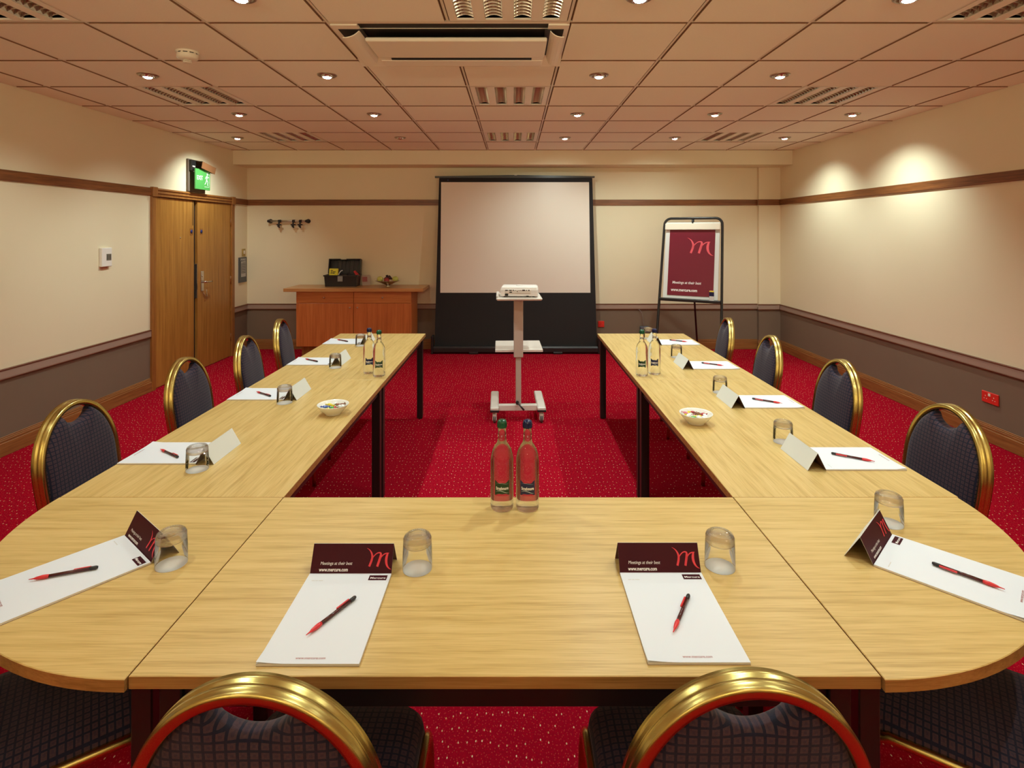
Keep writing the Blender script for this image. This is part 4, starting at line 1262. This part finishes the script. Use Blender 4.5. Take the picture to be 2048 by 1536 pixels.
# ------------------------------------------------------------------ FLIP CHART
fw = .62
vL = Vector((1.835, 6.80)); vR = Vector((2.43, 6.47)); ang = math.atan2(vR.y - vL.y, vR.x - vL.x)
fc = thing('flip_chart', 'black-framed flip chart easel showing a burgundy poster, right of the screen', 'flip chart', (*((vL + vR) / 2), 0), ang)
hw = (vR - vL).length / 2
def fp(x, z, d=0.0):      # board plane leaning back
    return Vector((x, -.10 + (z - .80) * .20 + d, z))
m = MB()
zt, zb2 = 1.79, .82
pts = [fp(-hw - .035, .02)] + [fp(-hw - .035 + .035 * (z / 1.7), z) for z in (.4, .8, 1.2, 1.55)] + [fp(-hw, zt - .10)]
for k in range(1, 7): a = PI / 2 * k / 6; pts.append(fp(-hw + .08 * (1 - math.cos(a)), zt - .08 + .08 * math.sin(a)))
pts += [Vector((-p.x, p.y, p.z)) for p in pts][::-1]
m.tube(pts, .0155, 10); m.build('easel_frame', M_black, fc)
m = MB(); a = fp(-hw - .012, zb2); b = fp(hw + .012, zb2); m.box(-hw - .012, hw + .012, a.y - .060, a.y + .012, zb2 - .02, zb2 + .012, 0, .003); m.build('pen_tray', M_black, fc)
m = MB(); m.cyl(fp(0, zt - .015), fp(0, zt - .07), .016, n=10); m.build('top_bracket', M_black, fc)
m = MB(); m.tube([fp(0, 1.60, .03), (0, .18, .8), (0, .42, .02)], .0115, 10); m.build('leg', M_black, fc)
def board(mb, x0, x1, z0, z1, d0, d1, mi=0):
    c = [fp(x0, z0, d0), fp(x1, z0, d0), fp(x1, z1, d0), fp(x0, z1, d0), fp(x0, z0, d1), fp(x1, z0, d1), fp(x1, z1, d1), fp(x0, z1, d1)]
    mb.add(c, [[0, 1, 2, 3], [7, 6, 5, 4], [0, 4, 5, 1], [1, 5, 6, 2], [2, 6, 7, 3], [3, 7, 4, 0]], mi)
m = MB(); board(m, -hw + .025, hw - .025, .835, 1.74, -.012, .004); m.build('board', M_cardwhite, fc)
m = MB(); board(m, -hw + .020, hw - .020, 1.655, 1.728, -.040, -.008); m.build('clamp_bar', M_cream, fc)
m = MB(); board(m, -hw + .075, hw - .075, .868, 1.650, -.017, -.013)
pst = m.build('poster', mat('burgundy_poster', (.17, .006, .022), .35), fc)
c0 = fp(0, .868, -.0185); ax = math.atan2(1, .20)
T = Matrix.Translation((0, c0.y, .868)) @ Matrix.Rotation(ax, 4, 'X')
pw = hw - .075
link_mesh('poster_logo', logo_mesh(.305, M_pink2, T @ Matrix.Translation((pw - .318, .485, 0))), pst)
link_mesh('poster_slogan', text_mesh('Meetings at their best', .045, T @ Matrix.Translation((-pw + .055, .140, 0)), shear=.2, weight=.0006, mats=M_wprint, width=.335), pst)
link_mesh('poster_address', text_mesh('www.mercure.com', .050, T @ Matrix.Translation((-pw + .045, .050, 0)), weight=.0014, mats=M_wprint, width=.305), pst)
mp = thing('marker_pack', 'blue and yellow marker packet on the flip chart tray', 'marker packet', (0, 0, 0))
M_ = fc.matrix_basis.copy()
q = Matrix.Translation(Vector((*((vL + vR) / 2), 0))) @ Matrix.Rotation(ang, 4, 'Z')
mp.location = q @ Vector((hw - .085, fp(0, zb2).y - .046, zb2 + .012)); mp.rotation_euler = (0, 0, ang)
m = MB(); m.box(-.026, .026, -.010, .010, 0, .05, 0, .002); m.build('packet', M_cardwhite, mp)
m = MB(); m.box(-.026, .026, -.010, .010, .05, .098, 0, .002); m.build('printed_sleeve', M_lab_b, mp)
m = MB(); m.box(-.026, .026, -.010, .010, .098, .112, 0, .002); m.build('yellow_flap', CY, mp)

# ------------------------------------------------------------------ WALL FITTINGS
# coat rack
cr = thing('coat_rack', 'short metal coat rail with three black pegs on the back wall', 'coat rack', (-3.11, YB, 1.775))
m = MB(); m.cyl((-.25, -.055, 0), (.25, -.055, 0), .014, n=16); m.build('rail', M_brushed, cr)
for x in (-.262, .262):
    m = MB(); m.lathe([(0, 0), (.030, 0), (.030, .006), (.018, .012), (.016, .05), (.020, .055), (.020, .072), (0, .074)], 20, 0, Matrix.Translation((x, -.001, 0)) @ Matrix.Rotation(PI / 2, 4, 'X')); m.build('wall_bracket', M_blackp, cr)
for x in (-.115, .08, .175):
    m = MB(); m.lathe([(.016, -.02), (.020, -.018), (.020, .018), (.016, .02)], 18, 0, Matrix.Translation((x, -.055, 0)) @ Matrix.Rotation(PI / 2, 4, 'Y'))
    m.tube([(x, -.070, .0), (x, -.082, -.03), (x, -.080, -.065), (x, -.068, -.092)], .011, 10)
    m.sphere((x, -.080, -.050), .026, 10, 0, (1.5, .7, .42)); m.sphere((x, -.095, -.068), .016, 10)
    m.build('peg', M_blackp, cr)
# exit sign
ex = thing('exit_sign', 'green running-man exit sign above the double door on the left wall', 'sign', (XL, 6.42, 2.24))
m = MB(); m.box(0, .025, -.165, .175, -.155, .215, 0, .003); m.build('back_box', mat('exit_box_brown', (.15, .11, .085), .5), ex)
m = MB(); m.box(.025, .055, -.150, -.065, .085, .205, 0, .003); m.build('battery_case', M_blackp, ex)
m = MB(); m.box(.0555, .0562, -.135, -.085, .125, .140); m.build('data_sticker', M_cream, ex)
m = MB(); m.add([(.02, -.06, .205), (.02, .225, .165), (.13, .225, .150), (.13, -.06, .195), (.115, -.06, .120), (.115, .225, .075)], [[0, 1, 2, 3], [3, 2, 5, 4]])
m.add([(.02, -.06, .199), (.02, .225, .159), (.124, .225, .144), (.124, -.06, .189), (.109, -.06, .120), (.109, .225, .075)], [[3, 2, 1, 0], [4, 5, 2, 3]])
m.add([(.02, .225, .165), (.13, .225, .150), (.115, .225, .075), (.02, .225, .10)], [[0, 1, 2, 3]])
m.build('lamp_hood', M_brown, ex)
m = MB(); m.box(.075, .088, -.135, .170, -.125, .110, 0, .002); sp = m.build('sign_panel', M_green, ex)
T = Matrix.Translation((.0885, 0, 0)) @ Matrix(((0, 0, 1, 0), (1, 0, 0, 0), (0, 1, 0, 0), (0, 0, 0, 1)))
link_mesh('exit_lettering', text_mesh('EXIT', .072, T @ Matrix.Translation((-.105, -.015, 0)), weight=.001, mats=M_exitw, width=.115), sp)
m = MB()
def poly(ps, mb=m): mb.add([(x, y, 0) for x, y in ps], [list(range(len(ps)))], 0, False, T)
cx, cy = .095, 0
poly([(cx + .016 + .013 * math.cos(a), cy + .062 + .013 * math.sin(a)) for a in [2 * PI * k / 14 for k in range(14)]])
def limb(a, b, w0, w1):
    a = Vector(a); b = Vector(b); d = (b - a).normalized(); n_ = Vector((-d.y, d.x))
    poly([(cx + p.x, cy + p.y) for p in (a + n_ * w0, b + n_ * w1, b - n_ * w1, a - n_ * w0)])
limb((.010, .046), (.000, -.005), .012, .010)
limb((.012, .040), (.034, .022), .005, .004); limb((.034, .022), (.046, .032), .004, .003)
limb((.004, .040), (-.020, .024), .005, .004); limb((-.020, .024), (-.030, .002), .004, .003)
limb((.002, .0), (.022, -.030), .008, .006); limb((.022, -.030), (.018, -.068), .006, .004); limb((.018, -.068), (.030, -.070), .004, .003)
limb((-.002, .0), (-.014, -.036), .008, .006); limb((-.014, -.036), (-.040, -.060), .006, .004)
limb((-.034, .085), (.052, .085), .002, .002); limb((.052, .087), (.052, -.090), .002, .002); limb((-.044, -.088), (.052, -.088), .002, .002)
m.build('running_figure', M_exitw, sp)
# thermostat
th = thing('thermostat', 'white wall thermostat on the left wall before the door', 'thermostat', (XL, 5.0, 1.395))
m = MB(); m.box(0, .030, -.062, .062, -.085, .085, 0, .004); m.build('casing', M_white, th)
m = MB(); m.box(.030, .032, -.010, .050, -.03, .03, 0, .001); m.build('display', mat('display_grey', (.22, .21, .16), .3), th)
m = MB(); m.box(0, .012, -.05, .03, -.105, -.085); m.build('lower_tab', mat('pinkish_tab', (.45, .20, .12), .5), th)
m = MB()
for y in (0.0, .02, .04): m.box(.032, .0328, y - .003, y + .003, -.022, .022)
m.build('display_digit', M_black, th)
# fire notice
fn = thing('notice_board', 'small grey framed fire action notice right of the door', 'notice', (XL, 7.545, 1.11))
m = MB(); m.box(0, .014, -.105, .105, -.17, .17, 0, .002); m.build('frame', mat('slate_frame', (.06, .065, .075), .4), fn)
m = MB(); m.box(.014, .0150, -.055, .075, -.095, .115); m.build('notice_sheet', mat('notice_paper', (.48, .46, .42), .5), fn)
T = Matrix.Translation((.0152, 0, 0)) @ Matrix(((0, 0, 1, 0), (1, 0, 0, 0), (0, 1, 0, 0), (0, 0, 0, 1)))
link_mesh('notice_heading', text_mesh('FIRE', .042, T @ Matrix.Translation((-.07, .125, 0)), weight=.001, mats=M_lprint, width=.14), fn)
m = MB()
for k in range(7): m.box(.0152, .0156, -.02, .065, .085 - k * .022, .095 - k * .022)
m.box(.0152, .0156, -.045, -.03, -.05, .09)
m.build('notice_lines', M_black, fn)
kp = MB(); kp.box(0, .012, -.045, .04, -.05, .05, 0, .003)
ko = thing('wall_switch', 'small brass card holder above the fire notice on the left wall', 'card holder', (XL, 7.58, 1.345)); kp.build('plate', mat('aged_brass', (.45, .32, .10), .4, .6), ko)
m = MB(); m.box(.012, .018, -.02, .015, -.02, .025, 0, .002); m.build('card', M_cream, ko)
# sockets
def socket(loc, rz, w_, n, label):
    r = thing('wall_socket', label, 'wall socket', loc, rz, 'red wall sockets')
    m = MB(); m.box(-w_ / 2, w_ / 2, -.012, 0, -.043, .043, 0, .004); m.build('face_plate', M_redsock, r)
    for k in range(n):
        cx = (k - (n - 1) / 2) * .075
        m = MB(); m.box(cx - .003, cx + .003, -.0128, -.0118, .005, .014); m.box(cx - .014, cx - .007, -.0128, -.0118, -.014, -.009); m.box(cx + .007, cx + .014, -.0128, -.0118, -.014, -.009); m.build('pin_holes', M_black if n == 1 else M_cream, r)
    if n == 2:
        m = MB(); m.box(-.012, .010, -.016, -.011, .012, .034, 0, .002); m.build('switch', M_cream, r)
    return r
socket((XR, 4.265, .342), -PI / 2, .150, 2, 'red double wall socket low on the right wall')
socket((1.216, YB, .347), 0, .088, 1, 'red single wall socket low on the back wall beside the screen')
# cable and small box behind the right arm's end
cb = thing('gooseneck_cable', 'thin grey cable curving up the back wall behind the bottles', 'cable', (1.75, YB - .03, 0))
m = MB(); m.tube([(-.02, .02, .555), (-.005, .0, .548), (.025, -.01, .50), (.04, -.015, .44), (.045, -.02, .36), (.045, -.02, .30)], .005, 8); m.build('cord', mat('grey_cord', (.20, .15, .13), .5), cb)
m = MB(); m.box(.0, .12, -.04, .02, .24, .32, 0, .006); m.build('adaptor', mat('slate_adaptor', (.10, .10, .13), .5), cb)
print('objects', len(SC.objects))
